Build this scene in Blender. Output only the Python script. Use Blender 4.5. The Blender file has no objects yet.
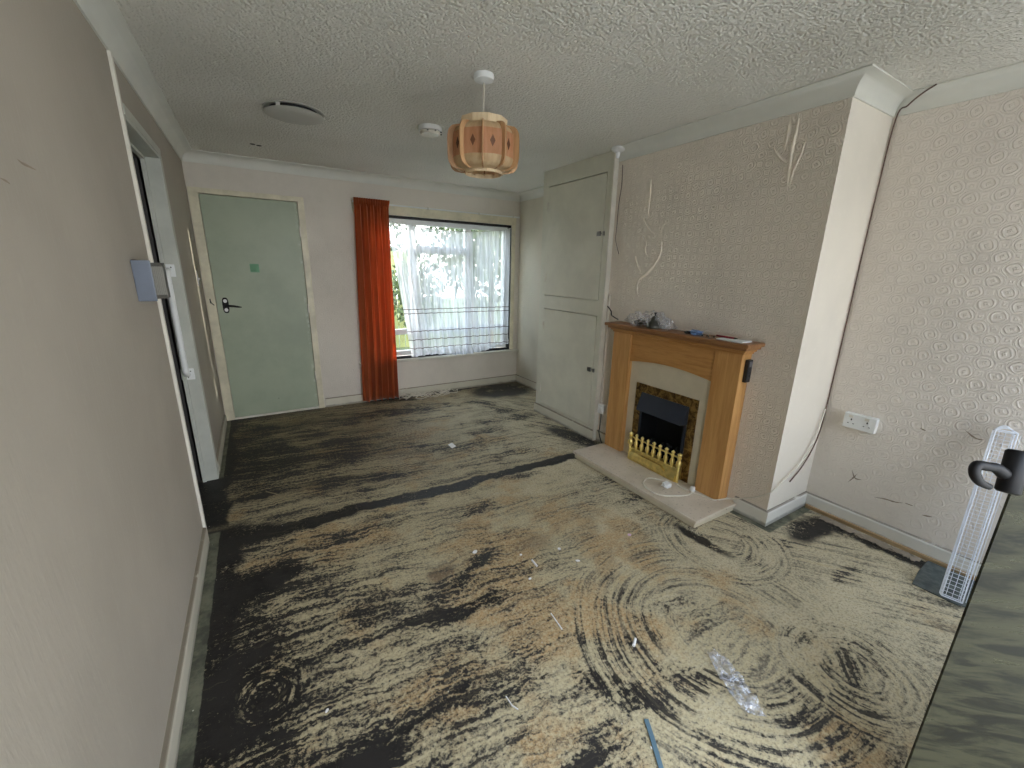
import bpy, bmesh, math, random
from mathutils import Vector, Matrix, Euler
random.seed(7)
PI = math.pi
scene = bpy.context.scene
COL = scene.collection

# ------------------------------------------------------------------ colour
def s2l(c):
    return c/12.92 if c <= 0.04045 else ((c+0.055)/1.055)**2.4
def C(r, g, b):
    return (s2l(r/255), s2l(g/255), s2l(b/255), 1)

# ------------------------------------------------------------------ node helpers
class G:
    """small expression wrapper round math nodes"""
    def __init__(s, nt): s.nt = nt
    def n(s, t, **k):
        x = s.nt.nodes.new(t)
        for a, v in k.items(): setattr(x, a, v)
        return x
    def lk(s, v, sock):
        if isinstance(v, V): s.nt.links.new(v.s, sock)
        elif isinstance(v, (int, float)):
            sock.default_value = v if sock.type == 'VALUE' else (v, v, v)
        else: sock.default_value = v
    def m(s, op, a, b=None, c=None, clamp=False):
        x = s.n('ShaderNodeMath', operation=op, use_clamp=clamp)
        s.lk(a, x.inputs[0])
        if b is not None: s.lk(b, x.inputs[1])
        if c is not None: s.lk(c, x.inputs[2])
        return V(s, x.outputs[0])
    def pos(s):
        return V(s, s.n('ShaderNodeTexCoord').outputs['Object'])
    def sep(s, v):
        x = s.n('ShaderNodeSeparateXYZ'); s.lk(v, x.inputs[0])
        return [V(s, o) for o in x.outputs]
    def comb(s, a, b, c=0.0):
        x = s.n('ShaderNodeCombineXYZ')
        for v, i in zip((a, b, c), x.inputs): s.lk(v, i)
        return V(s, x.outputs[0])
    def noise(s, v, scale=1.0, detail=3.0, rough=.5, dist=0.0, color=False):
        x = s.n('ShaderNodeTexNoise'); s.lk(v, x.inputs['Vector'])
        x.inputs['Scale'].default_value = scale; x.inputs['Detail'].default_value = detail
        x.inputs['Roughness'].default_value = rough; x.inputs['Distortion'].default_value = dist
        return V(s, x.outputs['Color' if color else 'Fac'])
    def vor(s, v, scale, feature='F1'):
        x = s.n('ShaderNodeTexVoronoi', feature=feature); s.lk(v, x.inputs['Vector'])
        x.inputs['Scale'].default_value = scale
        return V(s, x.outputs['Distance'])
    def ss(s, a, lo, hi, t0=0.0, t1=1.0):
        x = s.n('ShaderNodeMapRange', interpolation_type='SMOOTHSTEP')
        s.lk(a, x.inputs[0]); s.lk(lo, x.inputs[1]); s.lk(hi, x.inputs[2])
        x.inputs[3].default_value = t0; x.inputs[4].default_value = t1
        return V(s, x.outputs[0])
    def mix(s, f, a, b):
        x = s.n('ShaderNodeMix', data_type='RGBA')
        s.lk(f, x.inputs[0]); s.lk(a, x.inputs[6]); s.lk(b, x.inputs[7])
        return V(s, x.outputs[2])
    def bump(s, h, strength=.3, dist=.002, normal=None):
        x = s.n('ShaderNodeBump'); s.lk(h, x.inputs['Height'])
        x.inputs['Strength'].default_value = strength; x.inputs['Distance'].default_value = dist
        if normal is not None: s.lk(normal, x.inputs['Normal'])
        return V(s, x.outputs[0])
    def vadd(s, a, b):
        x = s.n('ShaderNodeVectorMath', operation='ADD'); s.lk(a, x.inputs[0]); s.lk(b, x.inputs[1])
        return V(s, x.outputs[0])
    def vscale(s, a, k):
        x = s.n('ShaderNodeVectorMath', operation='SCALE'); s.lk(a, x.inputs[0]); x.inputs['Scale'].default_value = k
        return V(s, x.outputs[0])
    def vmul(s, a, k):
        x = s.n('ShaderNodeVectorMath', operation='MULTIPLY'); s.lk(a, x.inputs[0]); x.inputs[1].default_value = k
        return V(s, x.outputs[0])
class V:
    def __init__(s, g, sock): s.g = g; s.s = sock
    def __add__(s, o): return s.g.m('ADD', s, o)
    __radd__ = __add__
    def __sub__(s, o): return s.g.m('SUBTRACT', s, o)
    def __rsub__(s, o): return s.g.m('SUBTRACT', o, s)
    def __mul__(s, o): return s.g.m('MULTIPLY', s, o)
    __rmul__ = __mul__
    def __truediv__(s, o): return s.g.m('DIVIDE', s, o)
    def max(s, o): return s.g.m('MAXIMUM', s, o)
    def min(s, o): return s.g.m('MINIMUM', s, o)
    def abs(s): return s.g.m('ABSOLUTE', s)
    def frac(s): return s.g.m('FRACT', s)
    def sin(s): return s.g.m('SINE', s)
    def sqrt(s): return s.g.m('SQRT', s)

def newmat(name):
    m = bpy.data.materials.new(name); m.use_nodes = True
    nt = m.node_tree; b = nt.nodes['Principled BSDF']
    return m, G(nt), b
def simple(name, col, rough=.5, metal=0.0, var=.06, vscale=6.0, bump=0.0, bscale=60.0, spec=None, stretch=(1, 1, 1)):
    m, g, b = newmat(name)
    p = g.vmul(g.pos(), stretch)
    n = g.noise(p, vscale, 4, .6)
    dark = tuple(c*(1-var*2) for c in col[:3])+(1,)
    light = tuple(min(1, c*(1+var)) for c in col[:3])+(1,)
    g.lk(g.mix(g.ss(n, .3, .7), dark, light), b.inputs['Base Color'])
    b.inputs['Roughness'].default_value = rough; b.inputs['Metallic'].default_value = metal
    if spec is not None: b.inputs['Specular IOR Level'].default_value = spec
    if bump: g.lk(g.bump(g.noise(p, bscale, 4), bump, .002), b.inputs['Normal'])
    return m

def paper_mat(name, col, axis, strength=.5, pitch=.13, dirt=.4, dark=C(70, 62, 50)):
    """embossed wallpaper: diagonal lattice of scrolls; axis = in-plane horizontal axis"""
    m, g, b = newmat(name)
    p = g.pos(); x, y, z = g.sep(p)
    u = y if axis == 'y' else x
    w = g.noise(p, 9, 2, .5, color=True)
    wx, wy, wz = g.sep(w)
    uu = u + (wx-.5)*.03; vv = z + (wy-.5)*.03
    a = ((uu+vv)/pitch); bb = ((uu-vv)/pitch)
    fa = a.frac()-.5; fb = bb.frac()-.5
    r = (fa*fa+fb*fb).sqrt()
    ang = g.m('ARCTAN2', fa, fb)
    swirl = g.ss((r*27+(ang*4).sin()*.45+ang*1.0*0).sin(), .1, .9)*g.ss(r, .40, .36)
    mx_ = fa.abs().max(fb.abs())
    scallop = g.ss(((fa.abs()+fb.abs())*30).sin(), .1, .9)*g.ss(r, .46, .50)
    border = g.ss(r, .415, .435)*g.ss(r, .475, .455)
    fine = g.noise(p, 85, 4, .65); mid_ = g.noise(g.vadd(p, (7, 7, 7)), 34, 3, .6)
    worn = g.ss(g.noise(p, 1.6, 3), .35, .6, .45, 1.0)
    h = (swirl*.8+border*.8+scallop*.35)*worn + fine*.5 + mid_*.9
    g.lk(g.bump(h, strength, .007), b.inputs['Normal'])
    st = g.noise(g.vmul(p, (1, 1, .8)), 1.3, 5, .65)
    c2 = tuple(c*.86 for c in col[:3])+(1,)
    c = g.mix(g.ss(st, .4, .75), col, c2)
    # small scuffs and marks
    sc = g.ss(g.noise(g.vadd(g.vmul(p, (1, 1, 2.2)), (3.1, 1.7, 0)), 9, 5, .7), .70, .76)
    low = g.ss(z, 1.3, .4, .25, 1.0)
    c = g.mix(sc*low*dirt, c, dark)
    g.lk(c, b.inputs['Base Color']); b.inputs['Roughness'].default_value = .6
    b.inputs['Specular IOR Level'].default_value = .35
    return m

def plain_paper(name, col, stretch=(3, 3, .5), strength=.45, scale=28):
    m, g, b = newmat(name)
    p = g.pos()
    f = g.noise(g.vmul(p, stretch), scale, 5, .65)
    big = g.noise(p, 1.1, 4, .6)
    c2 = tuple(c*.88 for c in col[:3])+(1,)
    c = g.mix(g.ss(big, .4, .7), col, c2)
    c = g.mix(g.ss(f, .55, .8)*.35, c, tuple(min(1, x*1.15) for x in col[:3])+(1,))
    g.lk(c, b.inputs['Base Color'])
    g.lk(g.bump(f, strength, .003), b.inputs['Normal'])
    b.inputs['Roughness'].default_value = .6; b.inputs['Specular IOR Level'].default_value = .3
    return m

def wood_mat(name, c1, c2, axis='z', rough=.42):
    m, g, b = newmat(name)
    p = g.pos()
    st = {'z': (14, 14, 1.1), 'y': (14, 1.1, 14), 'x': (1.1, 14, 14)}[axis]
    q = g.vmul(p, st)
    n = g.noise(q, 2.2, 6, .6, .6)
    f = g.noise(g.vmul(q, (3, 3, 1.4)), 6, 3, .5)
    t = g.ss(n*.75+f*.25, .36, .66)
    g.lk(g.mix(t, c1, c2), b.inputs['Base Color'])
    g.lk(g.bump(f, .12, .001), b.inputs['Normal'])
    b.inputs['Roughness'].default_value = rough
    return m

# ------------------------------------------------------------------ mesh helpers
def nbm(): return bmesh.new()
def bx(bm, x0, x1, y0, y1, z0, z1, bev=0.0, mat=0):
    vs = [bm.verts.new((x, y, z)) for x in (x0, x1) for y in (y0, y1) for z in (z0, z1)]
    F = [(0, 1, 3, 2), (4, 6, 7, 5), (0, 4, 5, 1), (2, 3, 7, 6), (0, 2, 6, 4), (1, 5, 7, 3)]
    fs = [bm.faces.new([vs[i] for i in f]) for f in F]
    for f in fs: f.material_index = mat
    if bev > 0:
        es = list({e for f in fs for e in f.edges})
        bmesh.ops.bevel(bm, geom=es, offset=bev, segments=2, affect='EDGES', profile=.6)
    return vs
def lathe(bm, prof, center=(0, 0, 0), seg=32, mtx=None):
    """prof: list of (r,z)"""
    rings = []
    for r, z in prof:
        if r < 1e-6:
            rings.append([bm.verts.new((0, 0, z))])
        else:
            rings.append([bm.verts.new((r*math.cos(2*PI*i/seg), r*math.sin(2*PI*i/seg), z)) for i in range(seg)])
    nv = [v for ring in rings for v in ring]
    for a, b in zip(rings, rings[1:]):
        for i in range(seg):
            j = (i+1) % seg
            if len(a) == 1 and len(b) == 1: continue
            if len(a) == 1: bm.faces.new((a[0], b[i], b[j]))
            elif len(b) == 1: bm.faces.new((a[i], a[j], b[0]))
            else: bm.faces.new((a[i], a[j], b[j], b[i]))
    M = Matrix.Translation(center) @ (mtx or Matrix())
    for v in nv: v.co = M @ v.co
    return nv
def tube(bm, pts, r, seg=8, taper=None, cap=True):
    pts = [Vector(p) for p in pts]
    n = len(pts); prev = None; rings = []
    for i, p in enumerate(pts):
        t = (pts[min(i+1, n-1)]-pts[max(i-1, 0)]).normalized()
        if prev is None:
            a = Vector((0, 0, 1)) if abs(t.z) < .9 else Vector((1, 0, 0))
            u = t.cross(a).normalized()
        else:
            u = (prev - t*prev.dot(t)).normalized()
        prev = u; w = t.cross(u)
        rr = r if taper is None else r*taper[i]
        rings.append([bm.verts.new(p+(u*math.cos(2*PI*k/seg)+w*math.sin(2*PI*k/seg))*rr) for k in range(seg)])
    for a, b in zip(rings, rings[1:]):
        for k in range(seg):
            j = (k+1) % seg
            bm.faces.new((a[k], a[j], b[j], b[k]))
    if cap:
        bm.faces.new(rings[0][::-1]); bm.faces.new(rings[-1])
def smooth_pts(pts, k=6):
    """catmull-rom"""
    P = [Vector(p) for p in pts]; P = [2*P[0]-P[1]]+P+[2*P[-1]-P[-2]]
    out = []
    for i in range(1, len(P)-2):
        for s in range(k):
            t = s/k
            out.append(.5*((2*P[i])+(P[i+1]-P[i-1])*t+(2*P[i-1]-5*P[i]+4*P[i+1]-P[i+2])*t*t+(-P[i-1]+3*P[i]-3*P[i+1]+P[i+2])*t**3))
    out.append(P[-2]); return out
def prism(bm, poly, axis, a0, a1, mat=0):
    """extrude a 2-D polygon along an axis; poly coords are the other two axes in order"""
    def mk(p, a):
        return {'x': (a, p[0], p[1]), 'y': (p[0], a, p[1]), 'z': (p[0], p[1], a)}[axis]
    A = [bm.verts.new(mk(p, a0)) for p in poly]; B = [bm.verts.new(mk(p, a1)) for p in poly]
    n = len(poly)
    fs = [bm.faces.new(A[::-1]), bm.faces.new(B)]
    for i in range(n):
        j = (i+1) % n
        fs.append(bm.faces.new((A[i], A[j], B[j], B[i])))
    for f in fs: f.material_index = mat
    return A+B
def obj(name, bm, mat, parent=None, smooth=False, auto=None, recalc=True, loc=None):
    if recalc: bmesh.ops.recalc_face_normals(bm, faces=bm.faces)
    me = bpy.data.meshes.new(name); bm.to_mesh(me); bm.free()
    o = bpy.data.objects.new(name, me); COL.objects.link(o)
    for m in (mat if isinstance(mat, (list, tuple)) else [mat]): me.materials.append(m)
    if smooth:
        for p in me.polygons: p.use_smooth = True
        if auto:
            try: me.set_sharp_from_angle(angle=math.radians(auto))
            except Exception: pass
    if parent is not None:
        o.parent = parent; o.matrix_parent_inverse = parent.matrix_world.inverted() if False else Matrix.Translation(-parent.location)
    return o
def tag(o, label, cat, group=None, kind=None):
    o['label'] = label; o['category'] = cat
    if group: o['group'] = group
    if kind: o['kind'] = kind
    return o
def thing(name, label, cat, loc, group=None):
    o = bpy.data.objects.new(name, None); o.empty_display_size = .1; COL.objects.link(o)
    o.location = loc
    return tag(o, label, cat, group)
def struct(name, bm, mat, label=None, cat=None, **k):
    o = obj(name, bm, mat, **k); o['kind'] = 'structure'
    if label: o['label'] = label
    if cat: o['category'] = cat
    return o

# ------------------------------------------------------------------ measures
XL, XB, XR, XA = -.378, 2.411, 2.871, 2.827
XC = 2.376
YF, YC, YB = 4.51, 1.046, -.55
ZC, ZCB = 2.285, 2.205       # ceiling, underside of coving
SK = .095

# ------------------------------------------------------------------ materials
M = {}
M['paper_right'] = paper_mat('embossed_paper_right', C(226, 218, 208), 'y', .6, .105, .6)
M['paper_breast'] = paper_mat('embossed_paper_breast', C(238, 228, 214), 'y', .9, .095, .3)
M['paper_far'] = paper_mat('embossed_paper_far', C(216, 209, 198), 'x', .22, .12, .5)
M['paper_alcove'] = paper_mat('embossed_paper_alcove', C(212, 206, 190), 'y', .35, .12, .2)
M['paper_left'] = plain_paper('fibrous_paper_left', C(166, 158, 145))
M['return'] = plain_paper('smooth_paper_return', C(226, 219, 206), (1, 1, 1), .12, 20)
M['gloss_white'] = simple('aged_white_gloss', C(214, 210, 198), .4, 0, .07, 5, .15, 30)
M['coving'] = simple('coving_paint', C(214, 214, 206), .6, 0, .03, 3)
M['cream_gloss'] = simple('cream_gloss_frame', C(216, 209, 184), .4, 0, .08, 7, .2, 20)
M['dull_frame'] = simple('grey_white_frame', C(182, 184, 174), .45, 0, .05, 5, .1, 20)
M['cupboard'] = simple('pale_sage_cupboard', C(208, 206, 190), .5, 0, .04, 4, .12, 25)
M['upvc'] = simple('white_plastic', C(225, 227, 226), .35, 0, .02)
M['black'] = simple('black_metal', C(16, 15, 16), .5, 0, .1, spec=.25)
M['rubber_black'] = simple('black_seal', C(18, 18, 20), .6)
M['brass'] = simple('polished_brass', C(244, 220, 140), .28, .85, .1, 30)
M['steel'] = simple('dull_steel', C(150, 150, 148), .3, 1.0, .1, 30)
M['dark_steel'] = simple('dark_catch', C(84, 84, 78), .4, .8, .1, 30)
M['green_door'] = None

def door_mat():
    m, g, b = newmat('sea_green_door_paint')
    p = g.pos(); x, y, z = g.sep(p)
    n = g.noise(p, 2.0, 5, .6)
    c = g.mix(g.ss(n, .35, .7), C(160, 170, 148), C(146, 157, 136))
    sp = g.ss(g.noise(g.vadd(p, (5, 0, 2)), 16, 3, .6), .72, .78)
    c = g.mix(sp*.5, c, C(90, 98, 84))
    edge = g.ss(g.noise(p, 12, 4), .5, .65)*g.ss(x, .385, .42)
    c = g.mix(edge*.7, c, C(200, 206, 190))
    g.lk(c, b.inputs['Base Color']); b.inputs['Roughness'].default_value = .42
    g.lk(g.bump(g.noise(p, 14, 4), .15, .002), b.inputs['Normal'])
    return m
M['green_door'] = door_mat()

def ceil_mat():
    m, g, b = newmat('stippled_artex')
    p = g.pos()
    n1 = g.noise(p, 62, 3, .55); v = g.vor(g.vadd(p, g.vscale(g.noise(p, 30, 2, color=True), .02)), 75)
    h = n1*1.2 + g.ss(v, .1, .7)*.6
    g.lk(g.bump(h, 1.0, .0065), b.inputs['Normal'])
    g.lk(g.mix(g.ss(g.noise(p, .9, 4), .35, .7), C(226, 224, 217), C(214, 212, 204)), b.inputs['Base Color'])
    b.inputs['Roughness'].default_value = .8; b.inputs['Specular IOR Level'].default_value = .3
    return m
M['ceiling'] = ceil_mat()

# ------- floor: adhesive residue, black bitumen and bare screed
def floor_mat():
    m, g, b = newmat('stripped_floor_with_black_adhesive')
    p = g.pos(); x, y, z = g.sep(p)
    w = g.noise(p, 2.3, 3, .6, color=True); wx, wy, _ = g.sep(w)
    w2 = g.noise(p, 13, 4, .65, color=True); w2x, w2y, _ = g.sep(w2)
    X = x + (wx-.5)*.16 + (w2x-.5)*.07; Y = y + (wy-.5)*.16 + (w2y-.5)*.07
    def ell(cx, cy, rx, ry, rot=0.0, soft=.25):
        c, s = math.cos(rot), math.sin(rot)
        dx = X-cx; dy = Y-cy
        a = (dx*c+dy*s)*(1/rx); bb = (dy*c-dx*s)*(1/ry)
        return g.ss((a*a+bb*bb).sqrt(), 1+soft, 1-soft)
    # straight scraper strokes, mostly across the room
    ca, sa = math.cos(-.10), math.sin(-.10)
    al = X*ca+Y*sa; ac = Y*ca-X*sa
    S1 = g.noise(g.comb(al*1.9, ac*30), 1.0, 8, .66)
    ca, sa = math.cos(-.95), math.sin(-.95)
    S3 = g.noise(g.comb((x*ca+y*sa)*2.2+7, (y*ca-x*sa)*30), 1.0, 8, .66)
    # curved strokes round several swing centres
    def arc(cx, cy, k, f):
        dx = x-cx + (wx-.5)*.06; dy = y-cy + (wy-.5)*.06
        r = (dx*dx+dy*dy).sqrt(); th = g.m('ARCTAN2', dy, dx)
        return g.noise(g.comb(r*f, th*k), 1.0, 7, .6), r
    A1, r1 = arc(1.48, .72, .9, 48)
    A2, r2 = arc(1.76, .36, .9, 60)
    A3, r3 = arc(2.04, 1.08, 1.0, 60)
    A4, r4 = arc(-.14, 1.36, 1.0, 52)
    fine = g.noise(p, 60, 6, .8)
    wide = g.noise(g.comb(al*.8+5, ac*4.5), 1.0, 4, .55)
    blot = g.noise(g.vadd(p, (4, 2, 0)), 5.0, 9, .72)
    blot2 = g.noise(g.vadd(p, (9, 4, 0)), 3.0, 7, .7)
    S1b = g.noise(g.comb(al*2.6+3, ac*75), 1.0, 6, .6)
    S = S1*.55+S1b*.45
    rightw = g.ss(x, 1.7, 2.3)
    S = S*(1-rightw)+S3*rightw
    for A, r, rad in ((A1, r1, .60), (A2, r2, .26), (A3, r3, .32), (A4, r4, .11)):
        k = g.ss(r, rad+.07, rad-.05)*g.ss(r, rad*.22, rad*.38)*g.ss(blot2+wide*.5, .58, .76)
        S = S*(1-k)+A*k
    big = g.noise(g.vadd(p, (1, 8, 0)), 1.15, 3, .5)
    val = S*.38+blot*.22+fine*.26+wide*.14
    # how much black shows, region by region
    dens = (big-.5)*.22 + g.ss(x, 1.1, -.3, 0.0, .075) + g.ss(y, 2.2, 3.4, 0.0, .03) - g.ss(x, 1.4, 2.3, 0.0, .05)
    dens = dens - ell(1.15, 1.75, .6, .4, 0, .5)*.03 + ell(.5, 1.45, .65, .16, -.1, .6)*.06 + ell(.35, .8, .5, .3, .2, .6)*.05
    dens = dens + ell(-.2, 1.2, .16, .8, 0, .5)*.10 + ell(1.15, 2.35, 1.6, .12, 0, .8)*.03 + ell(.1, 3.3, .55, .7, 0, .7)*.04
    dens = dens + ell(.45, .35, .55, .25, 0, .6)*.08
    for e, k in (((2.35, .60, .13, .045, .1), .10), ((-.1, 1.98, .16, .08, .3), .07), ((.62, 1.36, .26, .035, -.15), .07), ((.80, 1.58, .16, .04, .5), .07),
                 ((.95, .75, .05, .16, .6), .08), ((1.0, 2.02, .14, .03, .3), .06), ((2.1, 3.60, .10, .9, .35), .07), ((1.0, 3.95, .5, .08, .1), .05), ((2.25, .97, .25, .05, -.6), .06),
                 ((1.98, 1.5, .07, .7, 0), .04), ((1.7, .40, .35, .12, .4), .05), ((1.25, .55, .3, .05, -.9), .06), ((1.55, 2.6, .4, .05, -.1), .04), ((.15, 1.0, .4, .06, .1), .06), ((.45, .55, .5, .08, .3), .07)):
        dens = dens + ell(*e, soft=.6)*(k*1.6)
    t = 0.541 - dens*.45
    blk = g.ss(val, t-.004, t+.018)
    film = g.ss(S*.6+fine*.4, .46, .56)*g.ss(blot2, .40, .56)
    smear = g.ss(val, t-.045, t+.015)              # thin dark film
    # seams, edges and corners where only the black remains
    seam = g.ss((Y-(2.35)+(X-.8)*.012).abs(), .062, .042)*g.ss(x, 2.15, 2.0)
    seam = seam.max(ell(-.22, 2.42, .20, .11, -.2))
    edge = g.ss(X, -.20, -.235)
    edge = edge*g.ss(y, 2.60, 2.5)
    edgef = g.ss(X, -.27, -.30)*g.ss(y, 2.5, 2.6)
    solid = seam.max(edge).max(edgef)
    for e in ((2.45, 4.22, .42, .30, .15), (1.75, 4.47, .9, .04, 0), (1.95, 1.15, .04, .16, -.05),
              (2.62, .90, .20, .09, .0), (2.77, .60, .055, .42, .12), (2.28, 2.62, .10, .34, .25)):
        solid = solid.max(ell(*e, soft=.3)*g.ss(blot*.5+fine*.5, .40, .47))
    breakup = g.ss(fine*.6+blot*.4, .36, .46)
    black = blk.max(solid*breakup)
    # residue colours
    tanm = g.ss(g.noise(g.vadd(p, (2, 5, 0)), 2.6, 6, .6) + ell(1.05, 1.35, .75, .55, .5, .7)*.10 - g.ss(x, 1.3, 2.1, 0, .08), .50, .62)*g.ss(fine, .38, .54)
    c = g.mix(tanm, C(184, 170, 136), C(180, 148, 104))
    pale = g.ss(S*.5+fine*.5+g.ss(x, .9, 2.2, 0, .10), .47, .62)
    c = g.mix(pale*.55*(1-tanm*.7), c, C(212, 203, 178))
    brown = g.ss(blot, .55, .68)*g.ss(y, 1.7, 3.2, .15, 1.0)
    c = g.mix(brown*.75, c, C(104, 82, 54))
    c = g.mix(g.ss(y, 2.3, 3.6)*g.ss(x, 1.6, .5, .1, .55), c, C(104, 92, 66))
    red = ell(.78, 3.35, .5, .35, .3, .6)*g.ss(fine, .48, .6)+ell(.62, 1.62, .07, .05, 0, .6)+ell(1.12, 1.6, .10, .07, 0, .7)*.6
    c = g.mix(red*.7, c, C(88, 52, 30))
    c = g.mix(smear*.55, c, C(82, 76, 62))
    c = g.mix(film*.72, c, C(72, 68, 62))
    grain = g.noise(g.vadd(p, (6, 6, 0)), 95, 5, .75)
    c = g.mix(g.ss(grain, .50, .62)*.45, c, C(96, 84, 62))
    c = g.mix(g.ss(grain, .46, .36)*.35, c, C(214, 204, 172))
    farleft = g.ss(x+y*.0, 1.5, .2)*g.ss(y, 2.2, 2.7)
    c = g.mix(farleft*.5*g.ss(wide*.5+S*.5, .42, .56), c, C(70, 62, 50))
    speck = g.ss(g.noise(p, 120, 2, .5), .62, .68)
    c = g.mix(speck*.6, c, C(60, 54, 44))
    bc = g.mix(g.ss(blot, .4, .6), C(22, 20, 19), C(42, 39, 37))
    scr = g.ss(S, .57, .60)*g.ss(fine, .4, .55)
    c = g.mix(black, c, g.mix(scr*.25, bc, C(120, 110, 88)))
    # bare screed strip along the wall
    e2 = (w2y-.5)*.015
    strip = g.ss(x+e2, -.318, -.322)*g.ss(y, 2.52, 2.50)
    strip2 = g.ss(x+e2, -.335, -.34)*g.ss(y, 3.2, 3.25)
    strip3 = g.ss(x-e2, 2.395, 2.41)*g.ss(y+e2, .98, 1.0)*g.ss(y, 1.06, 1.05)
    strip4 = g.ss(x+e2, 2.355, 2.36)*g.ss(y, .98, .99)*g.ss(y, 1.25, 1.24)
    cc = g.mix(g.ss(g.noise(p, 11, 6, .7), .35, .65), C(118, 118, 100), C(74, 76, 66))
    c = g.mix(strip.max(strip2).max(strip3).max(strip4), c, cc)
    white = g.ss(g.vor(p, 16), .052, .03)*g.ss(g.noise(p, 4), .5, .56)
    c = g.mix(white*.8, c, C(214, 208, 196))
    g.lk(c, b.inputs['Base Color'])
    g.lk(g.mix(black, (.68, .68, .68, 1), (.55, .55, .55, 1)), b.inputs['Roughness'])
    b.inputs['Specular IOR Level'].default_value = .35
    hh = black*(-.9)+fine*.5+S*.35
    g.lk(g.bump(hh, .55, .004), b.inputs['Normal'])
    return m
M['floor'] = floor_mat()

M['oak_v'] = wood_mat('oak_veneer_upright', C(196, 150, 92), C(172, 124, 70), 'z')
M['oak_h'] = wood_mat('oak_veneer_lengthwise', C(186, 138, 80), C(160, 112, 60), 'y')
M['oak_edge'] = wood_mat('oak_shelf_edge', C(150, 108, 68), C(124, 84, 52), 'y')
M['batten'] = wood_mat('raw_softwood', C(176, 150, 112), C(140, 116, 84), 'y', .7)

def marble_mat():
    m, g, b = newmat('cream_micro_marble')
    p = g.pos()
    v = g.ss(g.noise(p, 55, 4, .6), .60, .68)
    c = g.mix(g.ss(g.noise(p, 6, 4), .4, .7), C(206, 194, 176), C(190, 178, 158))
    c = g.mix(v*.75, c, C(134, 120, 108))
    c = g.mix(g.ss(g.noise(g.vadd(p, (3, 3, 3)), 34, 5, .7), .66, .72)*.7, c, C(96, 78, 60))
    g.lk(c, b.inputs['Base Color']); b.inputs['Roughness'].default_value = .45
    return m
M['marble'] = marble_mat()
M['back_panel'] = simple('cream_back_panel', C(196, 186, 162), .4, 0, .03, 12)
def bronze_mat():
    m, g, b = newmat('mottled_antique_brass')
    p = g.pos()
    n = g.noise(p, 26, 6, .7, .8)
    c = g.mix(g.ss(n, .38, .66), C(84, 64, 38), C(176, 142, 84))
    g.lk(c, b.inputs['Base Color']); b.inputs['Metallic'].default_value = .75; b.inputs['Roughness'].default_value = .3
    return m
M['bronze'] = bronze_mat()
M['firebox'] = simple('matt_black_firebox', C(16, 17, 20), .6)
M['hood'] = simple('dark_blue_grey_hood', C(40, 46, 58), .42, .2)
M['coal'] = simple('imitation_coal', C(38, 38, 42), .7, 0, .3, 40, .5, 60)
M['cable'] = simple('cream_white_cable', C(222, 216, 202), .45)
M['brown_wire'] = simple('brown_wire', C(94, 70, 60), .6)

# ------------------------------------------------------------------ SETTING
# floor, ceiling
b = nbm(); bx(b, -1.75, 3.05, -.72, 4.70, -.12, 0)
struct('floor', b, M['floor'], 'stripped floor with cream residue and black adhesive streaks', 'floor')
b = nbm(); bx(b, -1.75, 3.05, -.72, 4.70, ZC, ZC+.12)
ceil = struct('ceiling', b, M['ceiling'], 'stippled off-white ceiling', 'ceiling')
# left wall with side doorway (Y 2.46..3.216)
YJ0, YJ1, ZD = 2.452, 3.216, 1.98
b = nbm()
bx(b, XL-.074, XL, -.72, YJ0, 0, ZC); bx(b, XL-.074, XL, YJ1+.018, 4.70, 0, ZC); bx(b, XL-.074, XL, YJ0, YJ1+.018, ZD+.018, ZC)
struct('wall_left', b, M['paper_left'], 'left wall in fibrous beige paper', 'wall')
# right wall
b = nbm(); bx(b, XR, XR+.15, -.72, YC+.2, 0, ZC)
struct('wall_right', b, M['paper_right'], 'right wall in embossed cream paper', 'wall')
b = nbm(); bx(b, XA, XR+.15, 3.36, 4.70, 0, ZC)
struct('wall_alcove', b, M['paper_alcove'], 'alcove side wall beside the window', 'wall')
# chimney breast: front and return with own papers
b = nbm()
bx(b, XB, XR+.15, YC, 1.60, 0, ZC); bx(b, XB, XR+.15, 1.99, 2.50, 0, ZC); bx(b, XB, XR+.15, 1.60, 1.99, .575, ZC); bx(b, XB+.14, XR+.15, 1.60, 1.99, 0, .575)
b.faces.ensure_lookup_table(); b.normal_update()
bmesh.ops.recalc_face_normals(b, faces=b.faces)
for f in b.faces:
    f.material_index = 1 if f.normal.y < -.5 else 0
struct('wall_chimney_breast', b, [M['paper_breast'], M['return']], 'chimney breast with peeling embossed paper', 'wall', recalc=False)
# far wall with door and window openings
DX0, DX1, DZ = -.316, .437, 1.985
WX0, WX1, WZ0, WZ1 = .95, 2.715, .435, 1.935
b = nbm()
bx(b, -.50, DX0-.0, YF, YF+.2, 0, ZC)
bx(b, DX0, DX1, YF, YF+.2, DZ, ZC)
bx(b, DX1, WX0, YF, YF+.2, 0, ZC)
bx(b, WX0, WX1, YF, YF+.2, 0, WZ0); bx(b, WX0, WX1, YF, YF+.2, WZ1, ZC)
bx(b, WX1, 3.02, YF, YF+.2, 0, ZC)
struct('wall_far', b, M['paper_far'], 'far wall with green door and window', 'wall')
# back wall behind the camera: wide glazed patio opening and window
BX0, BX1, BX2 = .12, 2.03, 2.80
b = nbm()
bx(b, -.48, BX0, YB-.15, YB, 0, ZC); bx(b, BX0, BX2, YB-.15, YB, 2.14, ZC)
bx(b, BX1, BX1+.07, YB-.15, YB, 0, 2.14); bx(b, BX1+.07, BX2, YB-.15, YB, 0, .55)
bx(b, BX2, 3.02, YB-.15, YB, 0, ZC)
struct('wall_back', b, M['paper_far'], 'wall behind the camera with patio doorway', 'wall')
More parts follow.
